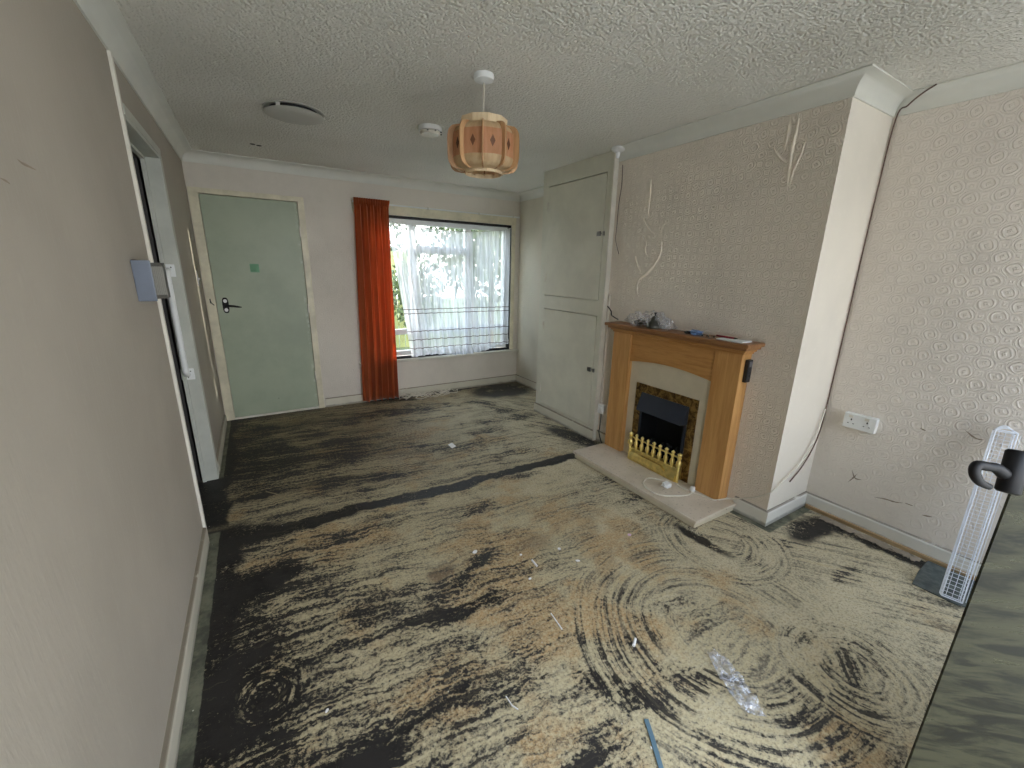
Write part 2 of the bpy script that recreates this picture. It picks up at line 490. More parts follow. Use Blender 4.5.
# dark hall behind the side door
b = nbm()
bx(b, -1.75, -1.65, -.72, 4.70, 0, ZC); bx(b, -1.65, XL-.10, 1.6, 1.7, 0, ZC); bx(b, -1.65, XL-.10, 4.0, 4.1, 0, ZC)
struct('wall_hall', b, M['paper_left'], 'hall walls beyond the side doorway', 'wall')
# lobby behind far door is closed by the door itself: backing boards behind it
b = nbm(); bx(b, DX0-.1, DX1+.1, YF+.20, YF+.24, -.12, ZC)
struct('wall_porch', b, M['paper_far'])

# coving: quarter-hollow profile swept round the room, mitred
def coving_profile():
    d, k = ZC-ZCB, .085
    pts = [(0, ZC), (0, ZCB)]
    pts += [(.008, ZCB), ]
    for i in range(1, 8):
        a = i/8*PI/2
        pts.append((.008+(k-.012)*(1-math.cos(a)), ZCB+(d-.008)*math.sin(a)))
    pts += [(k, ZC-.006), (k, ZC)]
    return pts
def sweep(bm, path, prof, closed=False):
    """path: 2-D points walked with the room on the left; prof (offset into room, z)"""
    n = len(path); rings = []
    for i, p in enumerate(path):
        p = Vector(p)
        d0 = (p-Vector(path[i-1])).normalized() if i > 0 else None
        d1 = (Vector(path[i+1])-p).normalized() if i < n-1 else None
        if d0 is None: d0 = d1
        if d1 is None: d1 = d0
        n0 = Vector((-d0.y, d0.x)); n1 = Vector((-d1.y, d1.x))
        mm = (n0+n1); mm = mm/ (1+n0.dot(n1))
        rings.append([bm.verts.new((p.x+mm.x*o, p.y+mm.y*o, z)) for o, z in prof])
    for a, c in zip(rings, rings[1:]):
        for k in range(len(prof)):
            j = (k+1) % len(prof)
            bm.faces.new((a[k], a[j], c[j], c[k]))
    bm.faces.new(rings[0][::-1]); bm.faces.new(rings[-1])
b = nbm()
sweep(b, [(XR, YB), (XR, YC), (XB, YC), (XB, 2.50)], coving_profile())
struct('trim_1', b, M['coving'], 'white coving round the chimney breast', 'coving', smooth=True, auto=30)
b = nbm()
sweep(b, [(XA, 3.39), (XA, YF), (XL, YF), (XL, YB)], coving_profile())
struct('trim_2', b, M['coving'], 'white coving along the far and left walls', 'coving', smooth=True, auto=30)

# skirting boards
def skirt_prof(h=SK, t=.016):
    return [(0, 0), (t, 0), (t, h-.012), (t-.006, h-.002), (0, h)]
def skirt(name, path, mat, label, h=SK, t=.016):
    b = nbm(); sweep(b, path, skirt_prof(h, t)); return struct(name, b, mat, label, 'skirting board')
def gloss_dirty(name, base):
    m, g, bb = newmat(name); p = g.pos(); x, y, z = g.sep(p)
    n = g.noise(g.vmul(p, (1, 1, 3)), 9, 5, .7)
    top = g.ss(z, SK-.010, SK-.004)*g.ss(n, .30, .44)
    low = g.ss(z+(n-.5)*.05, .03, .008)
    c = g.mix(g.ss(g.noise(p, 3, 4), .4, .7), base, tuple(q*.88 for q in base[:3])+(1,))
    c = g.mix(top*.7, c, C(92, 76, 56)); c = g.mix(low*.55, c, C(70, 60, 46))
    g.lk(c, bb.inputs['Base Color']); bb.inputs['Roughness'].default_value = .42
    return m
M['skirt'] = gloss_dirty('dirty_white_skirting', C(222, 220, 212))
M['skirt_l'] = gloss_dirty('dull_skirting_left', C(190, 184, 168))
M['skirt_f'] = gloss_dirty('dirty_skirting_far', C(208, 203, 186))
skirt('baseboard_right', [(XR, YB), (XR, YC), (XB, YC), (XB, 1.235)], M['skirt'], 'white skirting round chimney corner', SK-.001)
skirt('baseboard_chimney', [(XB, 2.325), (XB, 2.497)], M['skirt_f'], 'short skirting between hearth and cupboard')
skirt('baseboard_alcove', [(XA, 3.42), (XA, YF)], M['skirt_f'], 'alcove skirting beside the window')
skirt('baseboard_far', [(XA, YF), (DX1+.055, YF)], M['skirt_f'], 'skirting under the window')
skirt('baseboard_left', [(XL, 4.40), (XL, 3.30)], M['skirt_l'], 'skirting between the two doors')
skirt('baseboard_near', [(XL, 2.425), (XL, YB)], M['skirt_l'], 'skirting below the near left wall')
# raw timber batten and rubble under the right skirting
b = nbm(); bx(b, XR-.034, XR-.017, .25, 1.02, 0, .022, .002)
struct('trim_3', b, M['batten'], 'bare timber batten under right skirting', 'batten')

# bead that closes the near left wall at the side doorway
b = nbm(); bx(b, XL-.06, XL+.012, 2.425, 2.452, 0, ZCB, .003)
struct('trim_4', b, M['gloss_white'], 'white corner bead at the side doorway', 'bead')
# side doorway lining (far jamb, stop, head)
b = nbm()
bx(b, XL-.074, XL+.012, YJ1, YJ1+.018, 0, ZD, .002)
bx(b, XL-.074, XL+.012, YJ0, YJ1+.018, ZD, ZD+.018, .002)
bx(b, XL-.074, XL-.052, YJ1-.014, YJ1, 0, ZD, .003)
bx(b, XL-.074, XL-.052, YJ0, YJ1, ZD-.014, ZD, .003)
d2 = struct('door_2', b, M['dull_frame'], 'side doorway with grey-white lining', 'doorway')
b = nbm(); bx(b, XL-.004, XL+.014, YJ1+.018, YJ1+.072, 0, ZD+.06, .004)
bx(b, XL-.004, XL+.014, YJ0+.01, YJ1+.072, ZD+.018, ZD+.06, .004)
obj('architrave', b, M['dull_frame'], d2)
# the side door itself, opened into the hall, coloured near black for the darkness in the gap
b = nbm(); bx(b, XL-.125, XL-.085, YJ1-.02-.0, YJ1+.70, .01, ZD-.01, .002)
obj('door_leaf', b, simple('gap_dark_door', C(34, 31, 29), .5), d2)

# ------------------------------------------------------------------ far green door
b = nbm()
fx0, fx1 = DX0, DX1
bx(b, fx0-.056, fx0+.012, YF-.016, YF+.06, 0, DZ+.032, .003)
bx(b, fx1-.012, fx1+.042, YF-.016, YF+.06, 0, DZ+.032, .003)
bx(b, fx0-.056, fx1+.042, YF-.018, YF+.06, DZ-.008, DZ+.034, .003)
d1 = struct('door_1', b, M['cream_gloss'], 'sea-green flush door in a cream frame at the far end', 'door')
b = nbm(); bx(b, fx0+.015, fx1-.015, YF-.004, YF+.036, .02, DZ-.012, .002)
slab = obj('door_leaf', b, M['green_door'], d1)
slab['label'] = 'sea-green flush door leaf'
b = nbm(); bx(b, fx0+.013, fx1-.012, YF-.014, YF+.05, 0, .018, .003)
obj('threshold', b, M['gloss_white'], d1)
# handle: backplate with lever
hx, hz, hy = -.236, 1.065, YF-.006
b = nbm()
pl = []
for i in range(24):
    a = 2*PI*i/24
    pl.append((hx+.024*math.copysign(abs(math.cos(a))**.6, math.cos(a)), hz+.068*math.copysign(abs(math.sin(a))**.7, math.sin(a))))
prism(b, pl, 'y', hy-.006, hy+.003)
h1 = obj('handle_plate', b, M['black'], slab)
h1['label'] = 'black handle backplate'
b = nbm()
for dz in (.038, -.04):
    pl = [(hx+.014*math.cos(2*PI*i/16), hz+dz+.016*math.sin(2*PI*i/16)) for i in range(16)]
    prism(b, pl, 'y', hy-.009, hy-.005)
obj('plate_inset', b, M['upvc'], slab)
b = nbm()
lathe(b, [(0, 0), (.017, 0), (.017, .012), (.010, .018), (.010, .045), (0, .047)], (hx, hy-.004, hz-.004), 20, Matrix.Rotation(PI/2, 4, 'X'))
tube(b, [(hx, hy-.042, hz-.004), (hx+.03, hy-.045, hz-.002), (hx+.06, hy-.043, hz-.006), (hx+.09, hy-.040, hz-.012), (hx+.118, hy-.036, hz-.016)], .010, 10, [1, 1.0, .95, .8, .35])
obj('lever', b, M['black'], slab, smooth=True, auto=50)
for z in (.35, 1.02, 1.72):
    b = nbm(); lathe(b, [(0, -.045), (.007, -.045), (.007, .045), (0, .045)], (fx1-.014, YF-.012, z), 10)
    obj('hinge', b, M['gloss_white'], slab, smooth=True, auto=50)
b = nbm(); bx(b, -.012, .058, YF-.0065, YF-.004, 1.352, 1.425)
n = obj('paper_note', b, simple('mint_paper', C(112, 160, 128), .7), None)
tag(n, 'small square mint-green note stuck on the green door', 'note')
b = nbm()
bx(b, fx0-.03, fx0-.022, YF-.022, YF-.014, 1.085, 1.125, .001)
tube(b, [(fx0-.025, YF-.022, 1.11), (fx0-.02, YF-.04, 1.09), (fx0-.0, YF-.042, 1.07)], .004, 8)
obj('latch_keeper', b, M['dark_steel'], d1)
# thin latch on left wall near far door
b = nbm(); bx(b, XL-.001, XL+.006, 4.155, 4.18, 1.25, 1.36, .001); bx(b, XL+.004, XL+.018, 4.16, 4.20, 1.29, 1.31, .002)
o = obj('cabin_hook', b, M['steel']); tag(o, 'small steel hook plate on left wall beside the green door', 'hook')

# ------------------------------------------------------------------ window (far wall)
b = nbm()
WY = YF+.055
def fr(b, x0, x1, z0, z1, w, y0, y1, bev=.003):
    bx(b, x0, x0+w, y0, y1, z0, z1, bev); bx(b, x1-w, x1, y0, y1, z0, z1, bev)
    bx(b, x0+w, x1-w, y0, y1, z0, z0+w, bev); bx(b, x0+w, x1-w, y0, y1, z1-w, z1, bev)
fr(b, WX0+.012, WX1-.026, WZ0+.03, WZ1-.022, .05, WY, WY+.06)
win = struct('window_1', b, M['upvc'], 'wide white-framed window behind net curtain', 'window')
b = nbm()
for mx in (1.475, 2.13):
    bx(b, mx, mx+.075, WY, WY+.06, WZ0+.08, WZ1-.07, .004)
obj('mullion', b, M['upvc'], win)
b = nbm()
bx(b, 1.55, 2.13, WY, WY+.055, 1.575, 1.655, .004)
bx(b, WX0+.06, 1.475, WY, WY+.055, .70, .76, .004)
bx(b, 1.55, 2.13, WY, WY+.055, .70, .76, .004); bx(b, 2.205, WX1-.07, WY, WY+.055, .70, .76, .004)
obj('transom', b, M['upvc'], win)
def glass_mat():
    m, g, bb = newmat('window_glass'); nt = m.node_tree
    t = g.n('ShaderNodeBsdfTransparent'); t.inputs[0].default_value = (.96, .98, .97, 1)
    gl = g.n('ShaderNodeBsdfGlossy'); gl.inputs['Roughness'].default_value = .02
    fr_ = g.n('ShaderNodeLayerWeight'); fr_.inputs[0].default_value = .25
    mx = g.n('ShaderNodeMixShader')
    k = g.m('MULTIPLY', V(g, fr_.outputs['Fresnel']), .6)
    g.lk(k, mx.inputs[0]); nt.links.new(t.outputs[0], mx.inputs[1]); nt.links.new(gl.outputs[0], mx.inputs[2])
    nt.links.new(mx.outputs[0], nt.nodes['Material Output'].inputs[0])
    return m
M['glass'] = glass_mat()
for (x0, x1, z0, z1) in ((1.01, 1.48, .76, 1.87), (1.01, 1.48, .5, .71), (1.54, 2.14, .76, 1.58), (1.54, 2.14, 1.65, 1.87), (1.54, 2.14, .5, .71), (2.2, 2.66, .76, 1.87), (2.2, 2.66, .5, .71)):
    b = nbm(); bx(b, x0, x1, WY+.025, WY+.031, z0, z1)
    obj('pane', b, M['glass'], win)
b = nbm()   # black rubber surround between lining and frame
fr(b, WX0, WX1-.004, WZ0+.005, WZ1-.001, .022, YF+.005, YF+.055, 0)
sg = obj('seal', b, M['rubber_black'], win); sg['label'] = 'black seal round the frame'
b = nbm(); bx(b, .86, XA-.001, YF-.045, YF+.055, WZ0-.026, WZ0+.002, .006)
obj('window_sill', b, M['gloss_white'], win)
b = nbm(); bx(b, .90, WX1+.05, YF-.022, YF-.001, WZ1+.0, 2.04, .004)
bx(b, WX1-.001, WX1+.045, YF-.010, YF-.001, WZ0, WZ1+.0, .002)
obj('pelmet_board', b, M['cream_gloss'], win)

# curtain track
rail = thing('curtain_rail', 'thin white curtain track across the board above the window', 'curtain rail', (1.8, YF-.03, 2.0))
b = nbm(); bx(b, .90, 2.80, YF-.036, YF-.026, 2.018, 2.034, .002); obj('track', b, M['upvc'], rail)
for x in (1.05, 1.65, 2.25, 2.7):
    b = nbm(); bx(b, x, x+.02, YF-.036, YF-.021, 2.012, 2.04, .002); obj('bracket', b, M['gloss_white'], rail)

# orange curtain
def curtain_mat():
    m, g, bb = newmat('burnt_orange_cloth'); p = g.pos()
    n = g.noise(g.vmul(p, (60, 60, 60)), 6, 2)
    c = g.mix(g.ss(g.noise(p, 3, 4), .3, .7), C(206, 110, 60), C(190, 98, 52))
    g.lk(c, bb.inputs['Base Color']); bb.inputs['Roughness'].default_value = .85
    bb.inputs['Sheen Weight'].default_value = .15
    g.lk(g.bump(n, .15, .001), bb.inputs['Normal'])
    return m
M['orange'] = curtain_mat()
cur = thing('curtain', 'full-length burnt orange curtain bunched left of the window', 'curtain', (1.05, 4.43, 0))
b = nbm()
def cloth(bm, x0t, x1t, x0b, x1b, z0, z1, yc, folds, amp, nz=30, nx=160, ph=0.0, thick=.004):
    grid = []
    for j in range(nz+1):
        t = j/nz; z = z1+(z0-z1)*t
        row = []
        for i in range(nx+1):
            s = i/nx
            x = (x0t+(x1t-x0t)*s)*(1-t)+(x0b+(x1b-x0b)*s)*t
            a = amp*(.45+.55*min(1, t*4))
            w = math.sin(2*PI*folds*s+ph+.5*math.sin(3*t+s*5))
            w = math.copysign(abs(w)**.75, w)
            y = yc + a*w + a*.45*math.sin(2*PI*folds*1.9*s+1.3+t)*(1-t*.6)
            x += .35*a*math.cos(2*PI*folds*s*1.0+t*2)*(.4)
            row.append(bm.verts.new((x, y, z)))
        grid.append(row)
    for j in range(nz):
        for i in range(nx):
            bm.faces.new((grid[j][i], grid[j][i+1], grid[j+1][i+1], grid[j+1][i]))
    return grid
cloth(b, .905, 1.235, .855, 1.225, .025, 2.0, 4.425, 5.5, .034)
bmesh.ops.solidify(b, geom=b.faces[:], thickness=.003)
obj('drape', b, M['orange'], cur, smooth=True)
b = nbm()
cloth(b, .905, 1.245, .905, 1.235, 1.985, 2.058, 4.43, 15, .013, 8, 240)
bmesh.ops.solidify(b, geom=b.faces[:], thickness=.008)
obj('heading', b, M['orange'], cur, smooth=True)

# net curtain
def net_mat():
    m, g, bb = newmat('white_voile_with_woven_stripes'); nt = m.node_tree
    p = g.pos(); x, y, z = g.sep(p)
    dens = g.noise(g.vmul(p, (26, 26, .8)), 1.0, 3, .6)
    d = nt.nodes.new('ShaderNodeBsdfDiffuse'); d.inputs[0].default_value = C(236, 240, 250)
    tr = nt.nodes.new('ShaderNodeBsdfTranslucent'); tr.inputs[0].default_value = C(240, 243, 252)
    t = nt.nodes.new('ShaderNodeBsdfTransparent')
    stripe = None
    for zz in STRIPES:
        s = g.ss((z-zz).abs(), .0052, .0032)
        stripe = s if stripe is None else stripe.max(s)
    col = g.mix(stripe, C(238, 241, 250), C(92, 78, 84))
    g.lk(col, d.inputs[0]); g.lk(col, tr.inputs[0])
    a = nt.nodes.new('ShaderNodeMixShader'); a.inputs[0].default_value = .55
    nt.links.new(d.outputs[0], a.inputs[1]); nt.links.new(tr.outputs[0], a.inputs[2])
    mx = nt.nodes.new('ShaderNodeMixShader')
    op = g.ss(dens, .32, .68, .40, .82)+g.ss(z, 1.12, .70, 0.0, .16)
    op = op.max(stripe*.9)
    hem = g.ss(z, 1.80, 1.83)*.0
    g.lk(op, mx.inputs[0])
    nt.links.new(t.outputs[0], mx.inputs[1]); nt.links.new(a.outputs[0], mx.inputs[2])
    nt.links.new(mx.outputs[0], nt.nodes['Material Output'].inputs[0])
    return m
STRIPES = (.985, .94, .745, .65, .555)
M['net'] = net_mat()
b = nbm()
NX, NZ = 260, 40; g_ = []
for j in range(NZ+1):
    t = j/NZ; row = []
    for i in range(NX+1):
        s = i/NX
        xt = 1.20+1.475*s; 
        xb = 1.40+1.24*s
        k = t**.8
        x = xt*(1-k)+xb*k
        zt = 1.895-.075*math.sin(PI*s)**.7
        zb = .462+.015*math.sin(s*9)+.045*max(0, s-.72)/.28
        if s > .86: zb += .02
        z = zt*(1-t)+zb*t
        a = .004+.022*t
        fold = math.sin(2*PI*13*s+1.2*math.sin(5*s)+.6*t)+.5*math.sin(2*PI*29*s+2)
        y = 4.485-.03*t-.012 + a*fold*.8 - (.02 if t > .97 else 0)
        x += .010*t*math.sin(2*PI*13*s+1)
        row.append(b.verts.new((x, min(y, 4.505), z)))
    g_.append(row)
for j in range(NZ):
    for i in range(NX):
        b.faces.new((g_[j][i], g_[j][i+1], g_[j+1][i+1], g_[j+1][i]))
net = obj('net_curtain', b, M['net'], None, smooth=True, recalc=False)
# stripes follow the cloth rows of the lower part
tag(net, 'sheer white net curtain with thin dark stripes over the window', 'net curtain')
b = nbm(); tube(b, [(1.20, 4.478, 1.895)]+[(1.20+1.475*i/12, 4.478, 1.895-.075*math.sin(PI*i/12)**.7) for i in range(1, 12)]+[(2.68, 4.478, 1.897)], .004, 6)
obj('curtain_wire', b, M['upvc'], net)

# ------------------------------------------------------------------ built-in cupboard
cup = thing('built_in_cupboard', 'tall built-in two-door cupboard painted pale sage beside the chimney breast', 'cupboard', (XC+.2, 2.95, 0))
b = nbm()
cy0, cy1 = 2.50, 3.392
bx(b, XC, XA, cy0, cy0+.02, 0, 2.284); bx(b, XC, XA, cy1-.02, cy1, 0, 2.284)
# face frame
bx(b, XC, XC+.02, cy0+.02, 2.562, 0, 2.284); bx(b, XC, XC+.02, 3.312, cy1-.02, 0, 2.284)
bx(b, XC, XC+.02, 2.562, 3.312, 2.15, 2.284); bx(b, XC, XC+.02, 2.562, 3.312, 1.075, 1.195); bx(b, XC, XC+.02, 2.562, 3.312, 0, .11)
bx(b, XA-.012, XA-.002, cy0+.02, cy1-.02, 0, 2.284)
obj('carcass', b, M['cupboard'], cup)
b = nbm(); bx(b, XC-.018, XC-.001, cy0-.002, cy1+.004, .0, .095, .003)
obj('plinth', b, M['skirt_f'], cup)
b = nbm(); bx(b, XC-.012, XC+.034, cy0-.014, cy0-.0005, .0, 2.284, .003)  # white colour stands in for daylight on the cupboard's side face
e = obj('lit_edge_strip', b, M['gloss_white'], cup); e['label'] = 'cupboard side edge coloured white as if lit'
for k, (z0, z1, hz_) in enumerate(((1.200, 2.143, 1.71), (.115, 1.068, .615))):
    b = nbm(); bx(b, XC-.004, XC+.016, 2.566, 3.307, z0, z1, .002)
    dd = obj('door', b, M['cupboard'], cup)
    b = nbm(); bx(b, XC-.014, XC-.004, 2.585, 2.625, hz_-.018, hz_+.018, .002); bx(b, XC-.020, XC-.013, 2.568, 2.600, hz_-.006, hz_+.006, .002); bx(b, XC-.010, XC-.0005, 2.545, 2.563, hz_-.016, hz_+.016, .002)
    c_ = obj('catch', b, M['steel'], dd); c_['label'] = 'steel door catch'
    for hz2 in (z0+.16, z1-.16):
        b = nbm(); lathe(b, [(0, -.035), (.006, -.035), (.006, .035), (0, .035)], (XC-.006, 3.309, hz2), 10)
        obj('hinge', b, M['gloss_white'], dd, smooth=True, auto=50)
# small white hook like ceiling fitting above the cupboard edge
b = nbm()
lathe(b, [(0, 0), (.020, 0), (.044, .012), (.050, .024), (.044, .036), (0, .036)], (2.345, 2.44, 2.248), 24)
lathe(b, [(0, -.035), (.010, -.035), (.018, .002), (0, .002)], (2.345, 2.44, 2.248), 16)
o = obj('ceiling_sensor', b, M['upvc'], None, smooth=True, auto=40); tag(o, 'small white round fitting on ceiling above the cupboard edge', 'sensor')

# socket low beside cupboard with conduit
fs = thing('fused_spur', 'small white switch box low on the wall between cupboard and fireplace', 'wall switch', (2.40, 2.455, .30))
b = nbm(); bx(b, 2.375, 2.411, 2.405, 2.472, .265, .345, .004); obj('box', b, M['upvc'], fs)
b = nbm(); bx(b, 2.369, 2.375, 2.420, 2.457, .285, .325, .002); obj('rocker', b, M['upvc'], fs)
b = nbm(); tube(b, smooth_pts([(2.400, 2.45, .265), (2.403, 2.453, .2), (2.400, 2.455, .11), (2.38, 2.44, .10), (2.385, 2.40, .012), (2.40, 2.36, .01)]), .005, 8)
obj('cable', b, M['dark_steel'], fs)
b = nbm(); bx(b, 2.398, 2.411, 2.462, 2.478, .345, 1.25, .003); obj('conduit', b, M['paper_far'], fs)

# ------------------------------------------------------------------ fireplace
HX0, HY0, HY1 = 2.005, 1.222, 2.312
he = thing('hearth', 'low cream marble hearth slab on the floor under the fireplace', 'hearth', (2.2, 1.77, 0))
b = nbm(); bx(b, HX0-.006, XB-.001, HY0-.006, HY1+.006, .034, .055, .004); obj('top_slab', b, M['marble'], he)
b = nbm(); bx(b, HX0+.006, XB-.001, HY0+.006, HY1-.006, 0, .034, .002); obj('base', b, M['back_panel'], he)
LX = 2.325
sur = thing('fireplace_surround', 'oak-veneer fireplace surround with mantel shelf and cream back panel', 'fireplace', (2.37, 1.785, .055))
b = nbm(); bx(b, LX-.010, XB-.0005, 1.288, 1.455, .055, .985, .002); lg = obj('leg', b, M['oak_v'], sur)
b = nbm(); bx(b, LX-.010, XB-.0005, 2.125, 2.296, .055, .985, .002); obj('leg', b, M['oak_v'], sur)
# frieze with arched underside
b = nbm()
pl = [(1.455, .985), (1.455, .785)]
for i in range(17):
    t = i/16; pl.append((1.455+.670*t, .785+.032*math.sin(PI*t)**.9))
pl += [(2.125, .985)]
pl = pl[:2]+pl[3:]
prism(b, pl, 'x', LX+.006, LX+.026)
bx(b, LX+.026, XB-.001, 1.455, 2.125, .9, .985)
obj('frieze', b, M['oak_h'], sur)
b = nbm(); bx(b, LX+.028, XB-.001, 1.455, 1.600, .055, .9); bx(b, LX+.028, XB-.001, 1.99, 2.125, .055, .9); bx(b, LX+.028, XB-.001, 1.600, 1.99, .575, .9)
bmesh.ops.remove_doubles(b, verts=b.verts, dist=.0005); obj('back_panel', b, M['back_panel'], sur)
b = nbm(); bx(b, LX-.020, XB-.0005, 1.278, 2.300, .985, .999, .003); bx(b, LX-.038, XB-.0005, 1.262, 2.308, .999, 1.016, .006); obj('cornice', b, M['oak_h'], sur)
b = nbm(); bx(b, 2.240, XB-.0005, 1.225, 2.330, 1.034, 1.056, .005); bx(b, 2.262, XB-.0005, 1.243, 2.316, 1.016, 1.034, .004); obj('mantel_shelf', b, [M['oak_edge']], sur)
# electric fire
fire = thing('electric_fire', 'inset electric fire with mottled brass frame, black hood and brass fret', 'electric fire', (2.34, 1.79, .055))
fy0, fy1, fz1 = 1.535, 2.052, .640
fx = LX+.020
b = nbm()
bx(b, fx, fx+.012, fy0, fy0+.058, .055, fz1, .002); bx(b, fx, fx+.012, fy1-.058, fy1, .055, fz1, .002); bx(b, fx, fx+.012, fy0+.058, fy1-.058, fz1-.062, fz1, .002)
obj('trim_frame', b, M['bronze'], fire)
iy0, iy1 = fy0+.058, fy1-.058
b = nbm()  # fire box recess in the chimney (thin shell in front of the panel, reading deep)
xb_ = XB+.135
for q in (((iy0+.008, iy0+.012), (.057, .570), (fx+.004, xb_)), ((iy1-.012, iy1-.008), (.057, .570), (fx+.004, xb_)), ((iy0+.008, iy1-.008), (.057, .062), (fx+.004, xb_)), ((iy0+.008, iy1-.008), (.566, .571), (fx+.004, xb_)), ((iy0+.008, iy1-.008), (.057, .571), (xb_-.004, xb_))):
    bx(b, q[2][0], q[2][1], q[0][0], q[0][1], q[1][0], q[1][1])
bmesh.ops.remove_doubles(b, verts=b.verts, dist=.0005)
ob = obj('firebox', b, M['firebox'], fire)
b = nbm()  # sloping hood
A = [(fx-.002, fz1-.062), (fx-.055, fz1-.20), (fx-.048, fz1-.205), (fx+.002, fz1-.075)]
# walls of hood
def quad(bm, pts): bm.faces.new([bm.verts.new(p) for p in pts])
top = fz1-.062; bot = fz1-.185; xo = fx-.060
pts = [(fx, iy0, top), (fx, iy1, top), (xo, iy1-.012, bot), (xo, iy0+.012, bot)]
quad(b, pts); quad(b, [(fx, iy0, top), (xo, iy0+.012, bot), (fx, iy0, bot+.0)]); quad(b, [(fx, iy1, top), (fx, iy1, bot), (xo, iy1-.012, bot)])
bmesh.ops.remove_doubles(b, verts=b.verts, dist=.0001)
bmesh.ops.solidify(b, geom=b.faces[:], thickness=.003)
obj('hood', b, M['hood'], fire)
for k, yy in enumerate((iy0+.002, iy1-.022)):
    b = nbm(); bx(b, fx-.006, fx+.001, yy, yy+.02, .08, bot+.02, .001); obj('side_cheek', b, M['hood'], fire)
# coals
b = nbm()
for i in range(34):
    c = Vector((fx-.020+random.random()*.10, iy0+.03+(iy1-iy0-.06)*(i % 12)/11+random.uniform(-.01, .01), .165+.030*(i//12)+random.uniform(-.008, .012)))
    r = random.uniform(.014, .023)
    res = bmesh.ops.create_icosphere(b, subdivisions=1, radius=r)
    for v in res['verts']: v.co = c+Vector((v.co.x*random.uniform(.8, 1.2), v.co.y*random.uniform(.8, 1.3), v.co.z*random.uniform(.7, 1.1)))
cl = obj('coal_bed', b, M['coal'], fire); cl['kind'] = 'stuff'
# fret: ash tray base, rails, balusters with finials
b = nbm()
bw0, bw1 = fy0+.03, fy1-.03
fxx = fx-.045
prof = [(fx-.002, .150), (fxx+.02, .150), (fxx, .140), (fxx-.008, .115), (fxx-.024, .095), (fxx-.03, .075), (fxx-.022, .0560), (fx-.002, .0560)]
prism(b, prof, 'y', bw0+.02, bw1-.02)
obj('ash_tray', b, M['brass'], fire)
b = nbm()
bx(b, fxx-.012, fxx+.004, bw0, bw1, .145, .156, .003)
bx(b, fxx-.010, fxx+.002, bw0+.005, bw1-.005, .228, .236, .002)
prism(b, [(bw0+.10, .100), (bw0+.14, .088), (bw1-.14, .088), (bw1-.10, .100), (bw1-.14, .128), (bw0+.14, .128)], 'x', fxx-.034, fxx-.014)
obj('fret_rail', b, M['brass'], fire)
for k in range(9):
    b = nbm(); yy = bw0+.014+(bw1-bw0-.028)*k/8
    s = 1.9 if k in (0, 8) else 1.5
    lathe(b, [(0, .150), (.008*s, .150), (.006*s, .162), (.011*s, .178), (.0105*s, .200), (.005*s, .214), (.008*s, .224), (.008*s, .238), (.004*s, .242), (.0085*s, .250), (.0085*s, .258), (.004, .266), (0, .270)], (fxx-.004, yy, 0), 14)
    if k in (0, 8): lathe(b, [(0, .0555), (.013, .0555), (.010, .075), (.013, .10), (.010, .15), (0, .15)], (fxx-.004, yy, 0), 14)
    obj('fret_post', b, M['brass'], fire, smooth=True, auto=60)
# remote holder on the side of the surround
rm = thing('remote_control', 'slim black remote control fixed to the side of the oak surround', 'remote control', (2.365, 1.29, .82))
b = nbm(); bx(b, 2.350, 2.392, 1.264, 1.2875, .822, .955, .005); obj('body', b, simple('black_plastic', C(28, 28, 30), .4), rm)
b = nbm(); bx(b, 2.358, 2.384, 1.2615, 1.2645, .915, .945, .001); obj('button', b, simple('grey_button', C(110, 110, 116), .4), rm)
for z_ in (.89, .87, .85):
    b = nbm(); bx(b, 2.360, 2.382, 1.2620, 1.2645, z_-.004, z_+.004, .001); obj('button', b, simple('dark_button', C(52, 52, 56), .4), rm)

# cable and plug on the hearth
cb = thing('power_cable', 'white flex looped on the hearth and running along the skirting to the right', 'cable', (2.2, 1.5, .056))
b = nbm(); Z = .0605
pts = [(2.258, 1.60, .0605), (2.235, 1.62, Z), (2.173, 1.70, Z), (2.105, 1.69, Z), (2.06, 1.65, Z), (2.035, 1.57, Z), (2.06, 1.50, Z), (2.14, 1.45, Z), (2.21, 1.425, Z), (2.262, 1.425, Z), (2.285, 1.36, Z), (2.30, 1.30, Z+.002), (2.345, 1.265, .075), (2.385, 1.20, .100), (2.378, 1.10, .165), (2.388, 1.035, .225), (2.47, 1.030, .262), (2.58, 1.030, .310), (2.70, 1.030, .375), (2.79, 1.030, .50), (2.83, 1.030, .66)]
tube(b, smooth_pts(pts), .0042, 8); obj('flex', b, M['cable'], cb, smooth=True)
b = nbm()
pts = [(2.262, 1.425, Z+.003), (2.255, 1.50, Z), (2.262, 1.545, Z)]
tube(b, smooth_pts(pts), .004, 8); obj('flex', b, M['cable'], cb, smooth=True)
b = nbm(); bx(b, 2.160, 2.205, 1.545, 1.590, .0555, .085, .006)
for dy in (-.012, .012): bx(b, 2.140, 2.160, 1.567+dy-.003, 1.567+dy+.003, .068, .074)
bx(b, 2.140, 2.160, 1.564, 1.571, .078, .082)
obj('plug', b, M['upvc'], cb)
b = nbm(); bx(b, 2.258, 2.285, 1.428, 1.452, .0555, .095, .005); obj('plug', b, M['upvc'], cb)
# brown wire up the inner corner to the coving
wr = thing('loose_wire', 'thin brown wire running up the inner chimney corner to the coving', 'wire', (2.86, 1.03, 1))
b = nbm()
pts = [(2.60, 1.038, .235), (2.70, 1.036, .30), (2.79, 1.035, .40), (2.845, 1.036, .52), (2.860, 1.037, .70), (2.862, 1.037, 1.2), (2.861, 1.037, 1.8), (2.862, 1.030, 2.19), (2.835, .985, 2.235), (2.80, .93, 2.262), (2.77, .875, 2.277)]
tube(b, smooth_pts(pts), .0035, 7); obj('strand', b, M['brown_wire'], wr, smooth=True)

